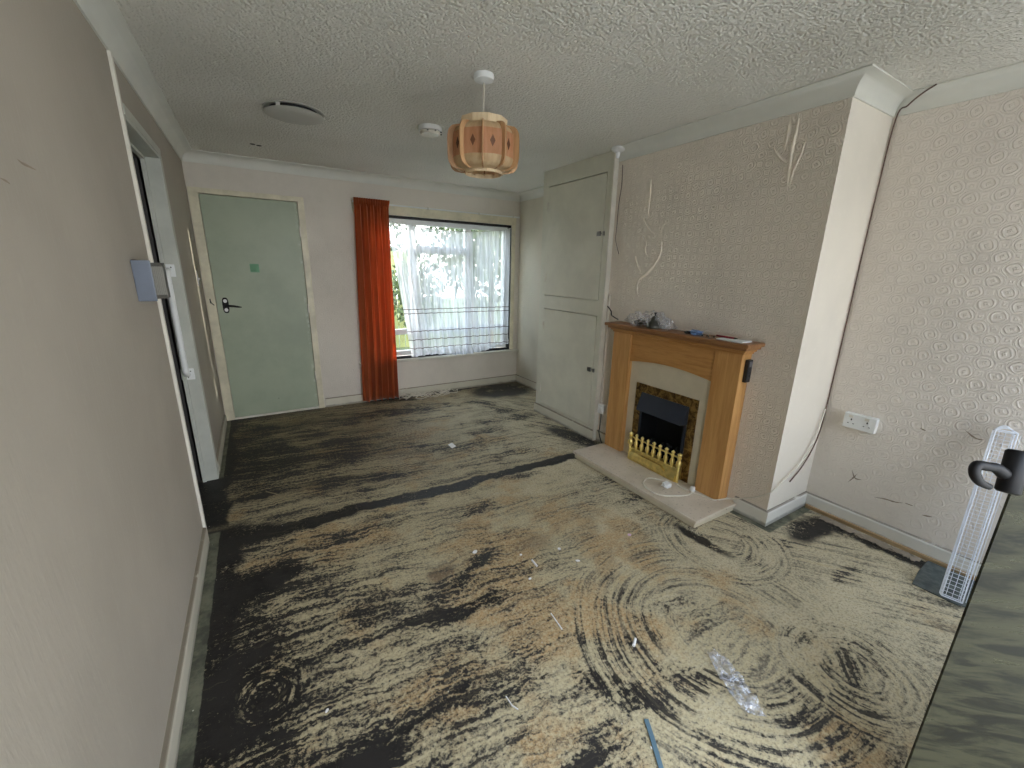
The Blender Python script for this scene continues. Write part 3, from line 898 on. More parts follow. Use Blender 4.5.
# red cut line and paper tears on the breast: real raised ridges
M['ridge'] = simple('torn_paper_edge', C(236, 226, 210), .6)
def on_breast(y, z, o=.004): return (XB-o+.002, y, z)
import itertools
def unproj(px, py, ax, val):
    f, h = 414.23, 1.4187
    d = CAMM @ Vector(((px-512)/f, -(py-384)/f, -1))
    o = Vector((0, 0, h)); i = 'xyz'.index(ax); t = (val-o[i])/d[i]
    return o+d*t
yaw, pitch, roll = .5501, .2678, .022
fw = Vector((math.sin(yaw)*math.cos(pitch), math.cos(yaw)*math.cos(pitch), -math.sin(pitch)))
rt = Vector((math.cos(yaw), -math.sin(yaw), 0)); up = rt.cross(fw)
rt2 = math.cos(roll)*rt+math.sin(roll)*up; up2 = -math.sin(roll)*rt+math.cos(roll)*up
CAMM = Matrix((rt2, up2, -fw)).transposed()

tear = thing('wallpaper_tear', 'branching crease of lifted wallpaper on the chimney breast beside cupboard', 'tear', (XB, 2.2, 1.7))
for ln, r in (([(662, 238), (661, 252), (655, 264), (646, 274), (639, 280), (637, 290), (639, 298)], .008), ([(651, 178), (650, 196), (648, 218)], .006), ([(643, 216), (648, 228), (655, 234)], .004), ([(635, 255), (637, 264), (641, 273)], .005), ([(641, 232), (646, 243), (645, 252), (650, 258)], .004), ([(660, 236), (663, 226), (667, 222)], .003)):
    P_ = [unproj(x, y, 'x', XB) for x, y in ln]
    P_ = [(XB+.001, p.y, p.z) for p in P_]
    q = smooth_pts(P_, 5); n_ = len(q)
    b = nbm(); tube(b, q, r*1.5, 8, [math.sin(PI*(i+.6)/(n_+.2))**.6 for i in range(n_)])
    obj('ridge', b, M['ridge'], tear, smooth=True)
tear2 = thing('wallpaper_crease', 'long vertical creases of loose wallpaper high on the chimney breast', 'tear', (XB, 1.2, 1.9))
for ln, r in (([(799, 117), (796, 133), (792, 150), (789, 172), (787, 190)], .007), ([(790, 122), (788, 135), (785, 150)], .006), ([(806, 140), (800, 156), (793, 172), (789, 188)], .005), ([(773, 146), (779, 157), (785, 162)], .004)):
    P_ = [unproj(x, y, 'x', XB) for x, y in ln]
    P_ = [(XB+.001, p.y, p.z) for p in P_]
    q = smooth_pts(P_, 5); n_ = len(q)
    b = nbm(); tube(b, q, r*1.5, 8, [math.sin(PI*(i+.6)/(n_+.2))**.6 for i in range(n_)])
    obj('ridge', b, M['ridge'], tear2, smooth=True)
wr2 = thing('hanging_thread', 'thin dark red wire hanging down the wall beside the cupboard edge', 'wire', (XB, 2.42, 1.9))
P_ = [unproj(x, y, 'x', XB) for x, y in ((623, 165), (622, 185), (619, 205), (617, 228), (616, 240), (619, 254))]
b = nbm(); tube(b, smooth_pts([(XB-.003, p.y, p.z) for p in P_]), .0022, 6); obj('strand', b, simple('dark_red_wire', C(92, 58, 52), .6), wr2)

# double socket on the right wall
so = thing('double_socket', 'white double plug socket on the right wall', 'socket', (XR-.02, .86, .585))
b = nbm(); sx = XR-.036
bx(b, sx, XR-.0005, .783, .933, .585, .672, .004); obj('pattress', b, M['upvc'], so)
holes = simple('socket_slot', C(40, 38, 38), .6)
for yc_ in (.822, .896):
    b = nbm(); bx(b, sx-.004, sx+.001, yc_-.006, yc_+.006+.008, .648, .662, .001); obj('switch', b, M['gloss_white'], so)
    b = nbm()
    bx(b, sx-.0012, sx+.001, yc_-.003, yc_+.003, .632, .642)
    bx(b, sx-.0012, sx+.001, yc_-.016, yc_-.009, .612, .616); bx(b, sx-.0012, sx+.001, yc_+.009, yc_+.016, .612, .616)
    obj('pin_holes', b, holes, so)

# scuffs on right wall: small gouges where the paper has come away
def scuff(name, pts, ax, val, r, label, nrm):
    P_ = [unproj(x, y, ax, val) for x, y in pts]
    q = smooth_pts([tuple(Vector(p)+Vector(nrm)*.0005) for p in P_], 4); n_ = len(q)
    b = nbm(); tube(b, q, r, 6, [max(.15, math.sin(PI*(i+.4)/n_)*random.uniform(.6, 1.2)) for i in range(n_)])
    for v in b.verts:
        i = 'xyz'.index(ax); v.co[i] = val+(v.co[i]-val)*.25
    o = obj(name, b, M['scuff'], None)
    return o
M['scuff'] = simple('bare_plaster_scuff', C(142, 128, 112), .8)
for k, pts in enumerate([[(852, 470), (855, 478), (862, 480)], [(848, 482), (853, 478), (857, 474)], [(874, 497), (885, 499), (895, 502), (903, 503)], [(905, 503), (913, 506)], [(920, 428), (926, 431)], [(965, 430), (975, 438), (984, 440)], [(922, 515), (932, 517)]]):
    o = scuff('wall_scuff', pts, 'x', XR, .0042, '', (-1, 0, 0))
    tag(o, ['hooked scuff in the paper below the double socket', 'slanting scuff below the double socket', 'long ragged scuff low on the right wall', 'short scuff at the end of the long ragged scuff', 'small scuff right of the double socket', 'jagged scuff behind the wire rack top', 'low scuff near the wire rack foot'][k], 'scuff', 'scuffs on the right wall')
for k, pts in enumerate([[(17, 159), (22, 163), (30, 167), (36, 170)], [(0, 178), (6, 181), (10, 184)]]):
    o = scuff('wall_scuff', pts, 'x', XL, .003, '', (1, 0, 0))
    tag(o, ['long scuff high on the near left wall', 'short torn scuff at the left edge of the near wall'][k], 'scuff', 'scuffs on the left wall')

# ------------------------------------------------------------------ mantel clutter
ZM = 1.0565
bag_m, g, bb = newmat('crumpled_clear_plastic'); nt = bag_m.node_tree
t_ = nt.nodes.new('ShaderNodeBsdfTransparent'); gl = nt.nodes.new('ShaderNodeBsdfGlossy'); gl.inputs['Roughness'].default_value = .12
df = nt.nodes.new('ShaderNodeBsdfDiffuse'); df.inputs[0].default_value = C(226, 228, 236)
p = g.pos(); cr = g.noise(p, 38, 5, .6, 1.2)
bn = g.bump(cr, .8, .006)
g.lk(bn, gl.inputs['Normal']); g.lk(bn, df.inputs['Normal'])
m1 = nt.nodes.new('ShaderNodeMixShader'); m1.inputs[0].default_value = .3
nt.links.new(df.outputs[0], m1.inputs[1]); nt.links.new(gl.outputs[0], m1.inputs[2])
m2 = nt.nodes.new('ShaderNodeMixShader'); g.lk(g.ss(cr, .38, .68, .08, .50), m2.inputs[0])
nt.links.new(t_.outputs[0], m2.inputs[1]); nt.links.new(m1.outputs[0], m2.inputs[2])
nt.links.new(m2.outputs[0], nt.nodes['Material Output'].inputs[0])
M['plastic'] = bag_m

from mathutils import noise as mn
def blob(bm, c, sx, sy, sz, rough=.3, sub=4, seed=0, floor=None, fr=14):
    res = bmesh.ops.create_icosphere(bm, subdivisions=sub, radius=1)
    for v in res['verts']:
        d = v.co.normalized()
        k = 1+rough*mn.noise(d*2.2+Vector((seed, 0, 0)))+rough*.5*abs(mn.noise(d*6+Vector((0, seed, 0))))
        v.co = Vector((c[0]+d.x*sx*k, c[1]+d.y*sy*k, c[2]+d.z*sz*k))
        if floor is not None and v.co.z < floor: v.co.z = floor
b = nbm(); blob(b, (2.335, 2.09, ZM+.040), .050, .085, .050, .5, 4, 1, ZM+.0005); blob(b, (2.325, 1.83, ZM+.032), .040, .045, .040, .7, 3, 4, ZM+.0005)
blob(b, (2.34, 1.95, ZM+.045), .052, .10, .058, .45, 4, 9, ZM+.0005)
pb = obj('plastic_bag', b, M['plastic'], None, smooth=True, recalc=True); tag(pb, 'crumpled clear plastic bag of metal fittings at left end of the mantel', 'bag')
bell = thing('metal_bell', 'round chrome fitting with knob on top inside the bag on the mantel', 'fitting', (2.315, 1.925, ZM))
b = nbm(); lathe(b, [(0, 0), (.050, 0), (.052, .012), (.044, .032), (.030, .048), (.026, .056), (.026, .062), (.018, .078), (.008, .084), (0, .084)], (2.315, 1.925, ZM), 28)
obj('dome', b, M['dark_steel'], bell, smooth=True, auto=40)
b = nbm(); lathe(b, [(0, .082), (.005, .082), (.005, .096), (.010, .099), (.010, .106), (0, .108)], (2.315, 1.925, ZM), 16); obj('knob', b, M['black'], bell, smooth=True, auto=40)
b = nbm(); blob(b, (2.325, 2.045, ZM+.020), .032, .05, .022, .7, 3, 3, ZM+.0005)
o = obj('metal_parts', b, M['dark_steel'], None); tag(o, 'dark heap of small metal parts left of the chrome dome', 'metal parts')
b = nbm(); P_ = [unproj(x, y, 'x', 2.32) for x, y in ((607.5, 306), (611, 311), (611.5, 315), (614, 317), (618, 319.5))]
tube(b, smooth_pts(P_), .0045, 8); 
o = obj('black_strap', b, M['black'], None); tag(o, 'black hooked strap sticking up at the left end of the mantel', 'strap')
b = nbm(); blob(b, (2.31, 1.60, ZM+.012), .022, .040, .015, .8, 3, 6, ZM+.0005)
o = obj('wrapper', b, simple('blue_foil', C(120, 150, 196), .3, .2)); tag(o, 'scrunched blue wrapper on the mantel shelf', 'wrapper')
b = nbm(); blob(b, (2.30, 1.64, ZM+.008), .02, .022, .010, .6, 3, 8, ZM+.0005)
o = obj('dark_clip', b, M['black']); tag(o, 'small dark clip beside the blue wrapper', 'clip')
for k, (yy, xx) in enumerate(((1.545, 2.30), (1.52, 2.31), (1.50, 2.295), (1.475, 2.31))):
    b = nbm(); lathe(b, [(0, 0), (.005, .0), (.006, .006), (.003, .010), (0, .011)], (xx, yy, ZM), 8)
    o = obj('screw', b, M['dark_steel']); tag(o, ['small dark screw nearest the blue wrapper', 'second small screw from the blue wrapper', 'third small screw from the blue wrapper', 'small screw nearest the red pen'][k], 'screw', 'loose screws on the mantel')
b = nbm()
for k in range(3):
    vs = bx(b, 2.262, 2.36, 1.275, 1.43, ZM+.0005+k*.0022, ZM+.0022+k*.0022)
    bmesh.ops.rotate(b, verts=vs, cent=(2.31, 1.35, 0), matrix=Matrix.Rotation((k-1)*.06, 3, 'Z'))
lf = obj('paper_leaflet', b, simple('white_paper', C(222, 226, 226), .6)); tag(lf, 'thin stack of white papers at the right end of the mantel', 'paper')
pen = thing('red_pen', 'dark red pen lying across the papers on the mantel', 'pen', (2.33, 1.40, ZM+.01))
b = nbm(); tube(b, [(2.335, 1.475, ZM+.012), (2.330, 1.36, ZM+.012)], .005, 10); obj('barrel', b, simple('crimson_plastic', C(140, 30, 52), .35), pen)
b = nbm(); tube(b, [(2.330, 1.36, ZM+.012), (2.3295, 1.345, ZM+.012), (2.329, 1.338, ZM+.012)], .005, 10, [1, .5, .15]); obj('tip', b, M['dark_steel'], pen)

# ------------------------------------------------------------------ wire rack leaning on the wall, mat scrap, debris
rack = thing('wire_rack', 'long white wire tray standing on end against the right wall', 'wire rack', (2.6, .3, 0))
P0 = Vector((2.565, .325, .011)); P1 = Vector((2.84, .372, .755)); ax_ = (P1-P0); Lr = ax_.length; ax_.normalize()
# side vectors: w across tray (toward -y), d depth (away from wall)
wv = Vector((.30, -1, 0)); wv = (wv-ax_*wv.dot(ax_)).normalized(); dv = ax_.cross(wv).normalized()
if dv.x > 0: dv = -dv
def rp(s, w, d): return P0+ax_*s+wv*w+dv*d
b = nbm(); W_, D_ = .066, .05
for w, d in ((0, 0), (W_, 0), (0, D_*1.0), (W_, D_)):
    tube(b, [rp(0, w, d), rp(Lr, w, d)], .0026, 6)
for s in (0, Lr):
    tube(b, [rp(s, 0, D_), rp(s, 0, 0), rp(s, W_, 0), rp(s, W_, D_)], .0026, 6)
for q in (0, Lr): tube(b, [rp(q, 0, D_), rp(q, W_, D_)], .0026, 6)
M['wire'] = simple('white_coated_wire', C(232, 238, 248), .35)
obj('outer_frame', b, M['wire'], rack)
b = nbm(); nn = 44
for i in range(1, nn):
    s = Lr*i/nn
    tube(b, [rp(s, 0, D_), rp(s, 0, 0), rp(s, W_, 0), rp(s, W_, D_)], .0012, 5)
for w in (.02, .04, .06, .085): tube(b, [rp(0, w, 0), rp(Lr, w, 0)], .0012, 5)
for d in (.018, .036): tube(b, [rp(0, 0, d), rp(Lr, 0, d)], .0012, 5)
obj('wire_mesh', b, M['wire'], rack)
b = nbm()   # rounded end hoops
for k in range(3):
    a = [rp(Lr+.03*math.sin(PI*t/8)*(1-k*.3), W_*t/8, D_*k/2) for t in range(9)]
    tube(b, a, .0022, 6)
obj('end_hoop', b, M['wire'], rack)

b = nbm()
P_ = [unproj(x, y, 'z', 0) for x, y in ((912, 584), (918, 572), (928, 561), (938, 557), (955, 561), (962, 570))]
P_ += [Vector((2.83, .22, 0)), Vector((2.6, .17, 0)), Vector((2.545, .268, 0))]
prism(b, [(p.x, p.y) for p in P_], 'z', .0005, .005)
def mat_scrap():
    m, g, bb = newmat('blue_grey_lino_scrap'); p = g.pos()
    g.lk(g.mix(g.ss(g.noise(p, 25, 5, .7), .35, .65), C(62, 72, 74), C(92, 100, 98)), bb.inputs['Base Color'])
    bb.inputs['Roughness'].default_value = .45; g.lk(g.bump(g.noise(p, 50, 4), .4, .003), bb.inputs['Normal']); return m
M['lino'] = mat_scrap()
o = obj('lino_scrap', b, M['lino']); tag(o, 'blue-grey scrap of flooring under the white wire tray', 'floor scrap')
# paper/dust debris along right skirting
b = nbm()
for k in range(40):
    t = k/39; yy = .47+.42*t
    res = bmesh.ops.create_icosphere(b, subdivisions=1, radius=random.uniform(.006, .014))
    for v in res['verts']: v.co = Vector((2.80+random.uniform(-.03, .02)+v.co.x*1.6, yy+v.co.y*2.2, max(.0006, .004+v.co.z*.45)))
o = obj('plaster_crumbs', b, simple('plaster_dust', C(150, 138, 122), .9)); tag(o, 'crumbled plaster along the skirting of the right wall', 'debris', kind='stuff')

# plastic sleeve on the floor
P_ = [unproj(x, y, 'z', 0) for x, y in ((707, 655), (714, 651), (728, 662), (738, 675), (748, 690), (758, 705), (766, 720), (755, 717), (742, 712), (730, 696), (718, 677))]
cen = sum(P_, Vector())/len(P_)
b = nbm()
pl = [(p.x, p.y) for p in P_]
vt = [b.verts.new((x, y, .004)) for x, y in pl]; b.faces.new(vt)
bmesh.ops.triangulate(b, faces=b.faces[:]); bmesh.ops.subdivide_edges(b, edges=b.edges[:], cuts=5, use_grid_fill=True)
for v in b.verts:
    v.co.z = .003+.018*abs(mn.noise(v.co*22))+.012*abs(mn.noise(v.co*50+Vector((3, 1, 0))))
bmesh.ops.solidify(b, geom=b.faces[:], thickness=.0015)
o = obj('plastic_sleeve', b, M['plastic'], None, smooth=False); tag(o, 'crumpled clear plastic sleeve lying on the floor', 'plastic sleeve')
# blue strip
b = nbm()
Pm = [unproj(x, y, 'z', 0) for x, y in ((646, 720), (651, 735), (656, 752), (662, 772), (668, 800))]
L_ = []; R_ = []
for i, p in enumerate(Pm):
    d = (Pm[min(i+1, 4)]-Pm[max(i-1, 0)]).normalized(); n_ = Vector((-d.y, d.x, 0))*.0075
    L_.append((p.x+n_.x, p.y+n_.y)); R_.append((p.x-n_.x, p.y-n_.y))
prism(b, L_+R_[::-1], 'z', .0005, .005)
o = obj('plastic_strip', b, simple('slate_blue_plastic', C(92, 118, 132), .4)); tag(o, 'slate-blue plastic strip lying on the floor at bottom of the photo', 'strip')

# scraps of paper
scr_w = simple('white_scrap', C(236, 234, 232), .6)
scr_p = simple('pink_scrap', C(222, 190, 214), .6)
def scrap(px, py, a, bb_, rot, label, mat=scr_w, name='paper_scrap', h=.003):
    p = unproj(px, py, 'z', 0); b = nbm(); n_ = 7; pl = []
    for i in range(n_):
        t = 2*PI*i/n_; pl.append((a*math.cos(t)*random.uniform(.8, 1.15), bb_*math.sin(t)*random.uniform(.8, 1.15)))
    c, s = math.cos(rot), math.sin(rot)
    prism(b, [(p.x+x*c-y*s, p.y+x*s+y*c) for x, y in pl], 'z', .0005, h)
    o = obj(name, b, mat); tag(o, label, 'scrap', 'paper scraps on the floor'); return o
scrap(475, 552, .016, .011, .4, 'largest white paper scrap left of the cluster mid-floor')
scrap(521, 555, .007, .006, 0, 'tiny round white scrap mid-floor')
scrap(559, 549, .010, .009, 1, 'pale folded scrap mid-floor nearest the fireplace')
scrap(578, 561, .013, .007, -.6, 'white scrap right of the pale folded scrap')
scrap(530, 579, .009, .006, .2, 'white torn star-shaped scrap in the middle of the floor')
scrap(629.5, 535, .012, .010, .3, 'pink-tinted scrap on the floor near the hearth', scr_p)
scrap(327, 711, .008, .005, .9, 'white scrap on the floor at lower left')
scrap(651, 748, .004, .003, .9, 'tiny white crumb beside the blue strip')
b = nbm()
pr_ = [unproj(x, y, 'z', 0) for x, y in ((448, 445), (452, 443), (456, 446.5), (452, 448.5))]
prism(b, [(p.x, p.y) for p in pr_], 'z', .0005, .004)
o = obj('card_label', b, scr_w); tag(o, 'small white rectangular card on the floor towards the window', 'card')
def rod(name, pts, r, mat, label, cat):
    b = nbm(); tube(b, [Vector((p.x, p.y, r+.0006)) for p in (unproj(x, y, 'z', 0) for x, y in pts)], r, 8)
    o = obj(name, b, mat); tag(o, label, cat); return o
rod('cotton_bud_tube', [(532, 561), (537, 567)], .005, scr_w, 'short white plastic tube among the scraps mid-floor', 'tube')
rod('white_stick', [(551, 614), (562, 630)], .0028, scr_w, 'thin white stick on the floor in the middle foreground', 'stick')
rod('white_peg', [(635, 640), (633.5, 647)], .006, scr_w, 'small white peg on the floor left of the plastic sleeve', 'peg')
rod('grey_stick', [(266, 492), (287, 497)], .003, simple('pale_wood', C(160, 146, 118), .7), 'thin pale stick on the floor near the side doorway', 'stick')
rod('curved_wire', [(506, 697), (512, 706), (518, 710)], .0022, scr_w, 'short curved white wire on the near floor', 'wire')

# tangle of wires under the window
tg = thing('wire_tangle', 'loose tangle of pale string and wire below the window beside orange curtain', 'tangle', (1.6, 4.35, 0))
mt = simple('pale_string', C(226, 220, 206), .8)
for k in range(16):
    c = (random.uniform(1.30, 1.85), random.uniform(4.30, 4.43)); pts = []
    r = random.uniform(.03, .08); a0 = random.uniform(0, 6)
    for i in range(9):
        a = a0+i*.75; rr = r*random.uniform(.7, 1.3)
        pts.append((c[0]+rr*1.5*math.cos(a), c[1]+rr*.6*math.sin(a), .006+random.uniform(0, .06)))
    b = nbm(); tube(b, smooth_pts(pts, 4), .0034, 5); obj('strand', b, mt, tg)

# ------------------------------------------------------------------ side wall: grey box, grab rail
bxm = simple('blue_grey_plastic', C(104, 112, 126), .42)
M['lv'] = simple('louvre_grey', C(124, 122, 114), .5)
gb = thing('vent_box', 'blue-grey louvred plastic box on the near left wall', 'box', (XL+.04, 2.13, 1.28))
b = nbm(); bx(b, XL+.0005, XL+.056, 2.074, 2.086, 1.276, 1.426, .003); obj('face_plate', b, bxm, gb)
b = nbm(); prism(b, [(XL+.0005, 2.086), (XL+.052, 2.086), (XL+.082, 2.125), (XL+.082, 2.19), (XL+.0005, 2.19)], 'z', 1.284, 1.418)
obj('body', b, simple('grey_plastic_body', C(78, 77, 72), .5), gb)
for k in range(7):
    b = nbm(); u_ = k/6*.9+.05; x_, y_ = XL+.052+.030*u_, 2.086+.039*u_
    bx(b, x_-.0015, x_+.0035, y_-.0018, y_-.0004, 1.298, 1.404, .0008); obj('louvre', b, M['lv'], gb)
gr = thing('grab_rail', 'white grab rail screwed upright to the side door lining', 'grab rail', (XL-.04, YJ1-.03, .74))
rx = XL-.045
b = nbm(); tube(b, smooth_pts([(rx, YJ1-.004, 1.375), (rx, YJ1-.035, 1.365), (rx, YJ1-.060, 1.33), (rx, YJ1-.062, 1.2), (rx, YJ1-.062, 1.05), (rx, YJ1-.062, .9), (rx, YJ1-.060, .79), (rx, YJ1-.035, .755), (rx, YJ1-.004, .745)]), .0165, 14)
obj('bar', b, M['upvc'], gr, smooth=True)
for z_ in (1.375, .745):
    b = nbm(); bx(b, rx-.034, rx+.034, YJ1-.006, YJ1-.0003, z_-.036, z_+.036, .003); pp = obj('mounting_plate', b, M['upvc'], gr)
    for dx, dz in ((-.016, .018), (.016, .018), (0, -.02)):
        b = nbm(); lathe(b, [(0, 0), (.004, 0), (.003, .002), (0, .0025)], (rx+dx, YJ1-.006, z_+dz), 10, Matrix.Rotation(PI/2, 4, 'X')); obj('screw', b, M['dark_steel'], pp)

# ------------------------------------------------------------------ ceiling things
M['ventp'] = simple('vent_paint', C(196, 195, 188), .7, 0, .02)
def disc_vent():
    t = thing('ceiling_vent', 'large white disc air vent on the ceiling near the left wall', 'air vent', (.32, 3.01, 2.25))
    b = nbm(); lathe(b, [(0, 0), (.138, 0), (.150, -.004), (.160, -.004), (.160, 0), (.0, .001)], (.32, 3.01, ZC-.001), 48); obj('rim', b, M['ventp'], t, smooth=True, auto=30)
    b = nbm(); lathe(b, [(0, -.002), (.128, -.002), (.128, -.022), (0, -.022)], (.32, 3.01, ZC-.001), 48); obj('slot', b, M['rubber_black'], t, smooth=True, auto=30)
    b = nbm(); lathe(b, [(0, -.024), (.152, -.020), (.157, -.024), (.150, -.028), (.08, -.032), (0, -.033)], (.32, 3.01, ZC-.001), 48); obj('disc', b, M['ventp'], t, smooth=True, auto=50)
    for a in (2.2, -.05, 4.0):
        b = nbm(); cx, cy = .32+.136*math.cos(a), 3.01+.136*math.sin(a); bx(b, cx-.01, cx+.01, cy-.01, cy+.01, ZC-.026, ZC-.002, .002); obj('bridge', b, M['coving'], t)
disc_vent()
b = nbm(); P_ = [unproj(252.5, 144, 'z', ZC), unproj(259, 145.5, 'z', ZC)]
for k, p in enumerate(P_):
    b = nbm(); lathe(b, [(0, -.0022), (.017, -.0022), (.019, -.0006), (0, -.0004)], (p.x, p.y, ZC), 12)
    o = obj('ceiling_hole', b, M['rubber_black']); tag(o, ['left one of two small black holes in the ceiling', 'right one of two small black holes in the ceiling'][k], 'hole', 'screw holes in the ceiling')
sd = thing('smoke_detector', 'white round smoke detector on the ceiling left of the lamp', 'smoke detector', (1.075, 2.815, 2.24))
b = nbm(); lathe(b, [(0, 0), (.072, 0), (.074, -.012), (.072, -.026), (.068, -.027), (0, -.027)], (1.075, 2.815, ZC-.001), 40); obj('base', b, M['upvc'], sd, smooth=True, auto=30)
b = nbm(); lathe(b, [(0, -.026), (.062, -.026), (.065, -.034), (.057, -.046), (.024, -.052), (0, -.052)], (1.075, 2.815, ZC-.001), 40); obj('cover', b, M['gloss_white'], sd, smooth=True, auto=30)
for a in range(8):
    b = nbm(); cx, cy = 1.08+.0625*math.cos(a*PI/4), 2.80+.0625*math.sin(a*PI/4); bx(b, cx-.004, cx+.004, cy-.004, cy+.004, ZC-.040, ZC-.034); obj('vent_slot', b, M['dark_steel'], sd)

# pendant lamp
LXc, LYc = 1.02, 1.97
lamp = thing('pendant_lamp', 'wooden veneer pendant lampshade with diamond motifs hanging from the ceiling', 'lamp', (LXc, LYc, 1.86))
b = nbm(); lathe(b, [(0, 0), (.046, 0), (.048, -.010), (.044, -.024), (.018, -.030), (0, -.030)], (LXc, LYc, ZC-.001), 36); obj('ceiling_rose', b, M['upvc'], lamp, smooth=True, auto=30)
b = nbm(); tube(b, [(LXc, LYc, ZC-.034), (LXc, LYc, 2.03)], .0028, 8); obj('cord', b, M['cable'], lamp)
b = nbm(); lathe(b, [(0, 2.04), (.012, 2.04), (.020, 2.02), (.020, 1.975), (0, 1.975)], (LXc, LYc, 0), 20); obj('lamp_holder', b, M['upvc'], lamp, smooth=True, auto=30)
def veneer(name, c1, c2):
    m, g, bb = newmat(name); nt = m.node_tree
    p = g.pos(); n = g.noise(g.vmul(p, (20, 20, 4)), 3, 5, .6)
    c = g.mix(g.ss(n, .35, .65), c1, c2)
    g.lk(c, bb.inputs['Base Color']); bb.inputs['Roughness'].default_value = .55
    tr = nt.nodes.new('ShaderNodeBsdfTranslucent'); g.lk(c, tr.inputs[0])
    mx = nt.nodes.new('ShaderNodeMixShader'); mx.inputs[0].default_value = .3
    nt.links.new(bb.outputs[0], mx.inputs[1]); nt.links.new(tr.outputs[0], mx.inputs[2]); nt.links.new(mx.outputs[0], nt.nodes['Material Output'].inputs[0])
    return m
M['ven_cream'] = veneer('cream_veneer', C(238, 220, 186), C(226, 204, 166))
M['ven_pink'] = veneer('pink_tan_veneer', C(230, 186, 148), C(218, 170, 130))
M['ven_edge'] = wood_mat('brown_veneer_edge', C(196, 158, 116), C(164, 122, 82), 'z')
M['ven_dark'] = simple('dark_veneer_diamond', C(104, 66, 40), .6)
NS = 10; ZL, ZH = 1.876, 2.070; Rm = .163
def prof_r(t):   # outer envelope of the ribs, t 0..1 bottom->top, rounded box
    return Rm*(.62+.38*max(0, 1-abs(2*t-1)**4.6)**.5)
for k in range(NS):
    a = 2*PI*(k+.5)/NS+.12; a1 = a+2*PI/NS
    ca, sa = math.cos(a), math.sin(a)
    # rib: thin radial fin with a rounded outer edge
    b = nbm(); th = .0030; n_ = 22; ring = []
    for i in range(n_+1):
        t = i/n_; z = ZL+(ZH-ZL)*t
        ro = prof_r(t)+.013; ri = ro-.036 if .08 < t < .92 else ro-.05
        ring.append([b.verts.new((LXc+r*ca-s*th*sa, LYc+r*sa+s*th*ca, z)) for r, s in ((ri, -1), (ro, -1), (ro, 1), (ri, 1))])
    for p0, p1 in zip(ring, ring[1:]):
        for j in range(4):
            b.faces.new((p0[j], p0[(j+1) % 4], p1[(j+1) % 4], p1[j]))
    b.faces.new(ring[0]); b.faces.new(ring[-1][::-1])
    obj('rib', b, M['ven_edge'], lamp)
    # panels between ribs
    am = (a+a1)/2
    def P(t, s, ins):
        z = ZL+(ZH-ZL)*t; r = (prof_r(t)-ins)
        aa = a+(a1-a)*s; rr = r*math.cos(PI/NS)/math.cos(aa-am)
        return (LXc+rr*math.cos(aa), LYc+rr*math.sin(aa), z)
    def sheet(t0, t1, name, mat, ins=.010, n=8, bulge=0.0):
        b = nbm(); rows = []
        for i in range(n+1):
            t = t0+(t1-t0)*i/n
            rows.append([b.verts.new(P(t, s, ins-bulge*math.sin(PI*s))) for s in (0, .25, .5, .75, 1)])
        for r0, r1 in zip(rows, rows[1:]):
            for j in range(4): b.faces.new((r0[j], r0[j+1], r1[j+1], r1[j]))
        bmesh.ops.solidify(b, geom=b.faces[:], thickness=.0015)
        return obj(name, b, mat, lamp, smooth=False)
    mid = sheet(.24, .80, 'panel', M['ven_pink'], .012, 4)
    sheet(.80, 1.0, 'upper_slip', M['ven_cream'], .016, 6)
    sheet(0.0, .25, 'lower_slip', M['ven_cream'], .013, 8, .012)
    # diamond
    cz = ZL+(ZH-ZL)*.53; r = (prof_r(.53)-.012)*math.cos(PI/NS)+.0022
    b = nbm(); cc, ss_ = math.cos(am), math.sin(am)
    pts = [(0, .024), (.012, 0), (0, -.024), (-.012, 0)]
    f0 = [b.verts.new((LXc+r*cc-u*ss_, LYc+r*ss_+u*cc, cz+v)) for u, v in pts]
    f1 = [b.verts.new((LXc+(r-.002)*cc-u*ss_, LYc+(r-.002)*ss_+u*cc, cz+v)) for u, v in pts]
    b.faces.new(f0); b.faces.new(f1[::-1])
    for j in range(4): b.faces.new((f0[j], f1[j], f1[(j+1) % 4], f0[(j+1) % 4]))
    dm = obj('diamond_inlay', b, M['ven_dark'], mid); dm.matrix_parent_inverse = mid.matrix_world.inverted() if False else Matrix.Identity(4)
for (z0, z1, r, nm) in ((2.062, 2.098, .112, 'top_ring'), (1.864, 1.884, .092, 'bottom_ring')):
    b = nbm(); lathe(b, [(r-.003, z0), (r, z0), (r, z1), (r-.003, z1), (r-.003, z0)], (LXc, LYc, 0), NS)
    obj(nm, b, M['ven_cream'], lamp)
b = nbm()
for k in range(3):
    a = 2*PI*k/3; tube(b, [(LXc+.015*math.cos(a), LYc+.015*math.sin(a), 2.03), (LXc+.097*math.cos(a), LYc+.097*math.sin(a), 2.08)], .0015, 6)
obj('spider_frame', b, M['steel'], lamp)

# ------------------------------------------------------------------ open glazed door beside the camera
def murky_glass():
    m, g, bb = newmat('murky_brown_glass'); nt = m.node_tree
    p = g.pos(); x, y, z = g.sep(p)
    n = g.noise(g.vmul(p, (6, 6, 30)), 1.0, 8, .65, .5)
    bb.inputs['Roughness'].default_value = .5; bb.inputs['Specular IOR Level'].default_value = .2
    g.lk(g.mix(g.ss(n, .38, .62), C(66, 65, 49), C(30, 30, 23)), bb.inputs['Base Color'])
    t = nt.nodes.new('ShaderNodeBsdfTransparent'); t.inputs[0].default_value = (.52, .53, .48, 1)
    mx = nt.nodes.new('ShaderNodeMixShader')
    g.lk(g.ss(n, .3, .75, .68, .90), mx.inputs[0])
    nt.links.new(t.outputs[0], mx.inputs[1]); nt.links.new(bb.outputs[0], mx.inputs[2]); nt.links.new(mx.outputs[0], nt.nodes['Material Output'].inputs[0])
    return m
E0 = Vector((1.29, .118)); Hn = Vector((1.99, -.515)); dd_ = (Hn-E0); Ld = dd_.length; dd_.normalize()
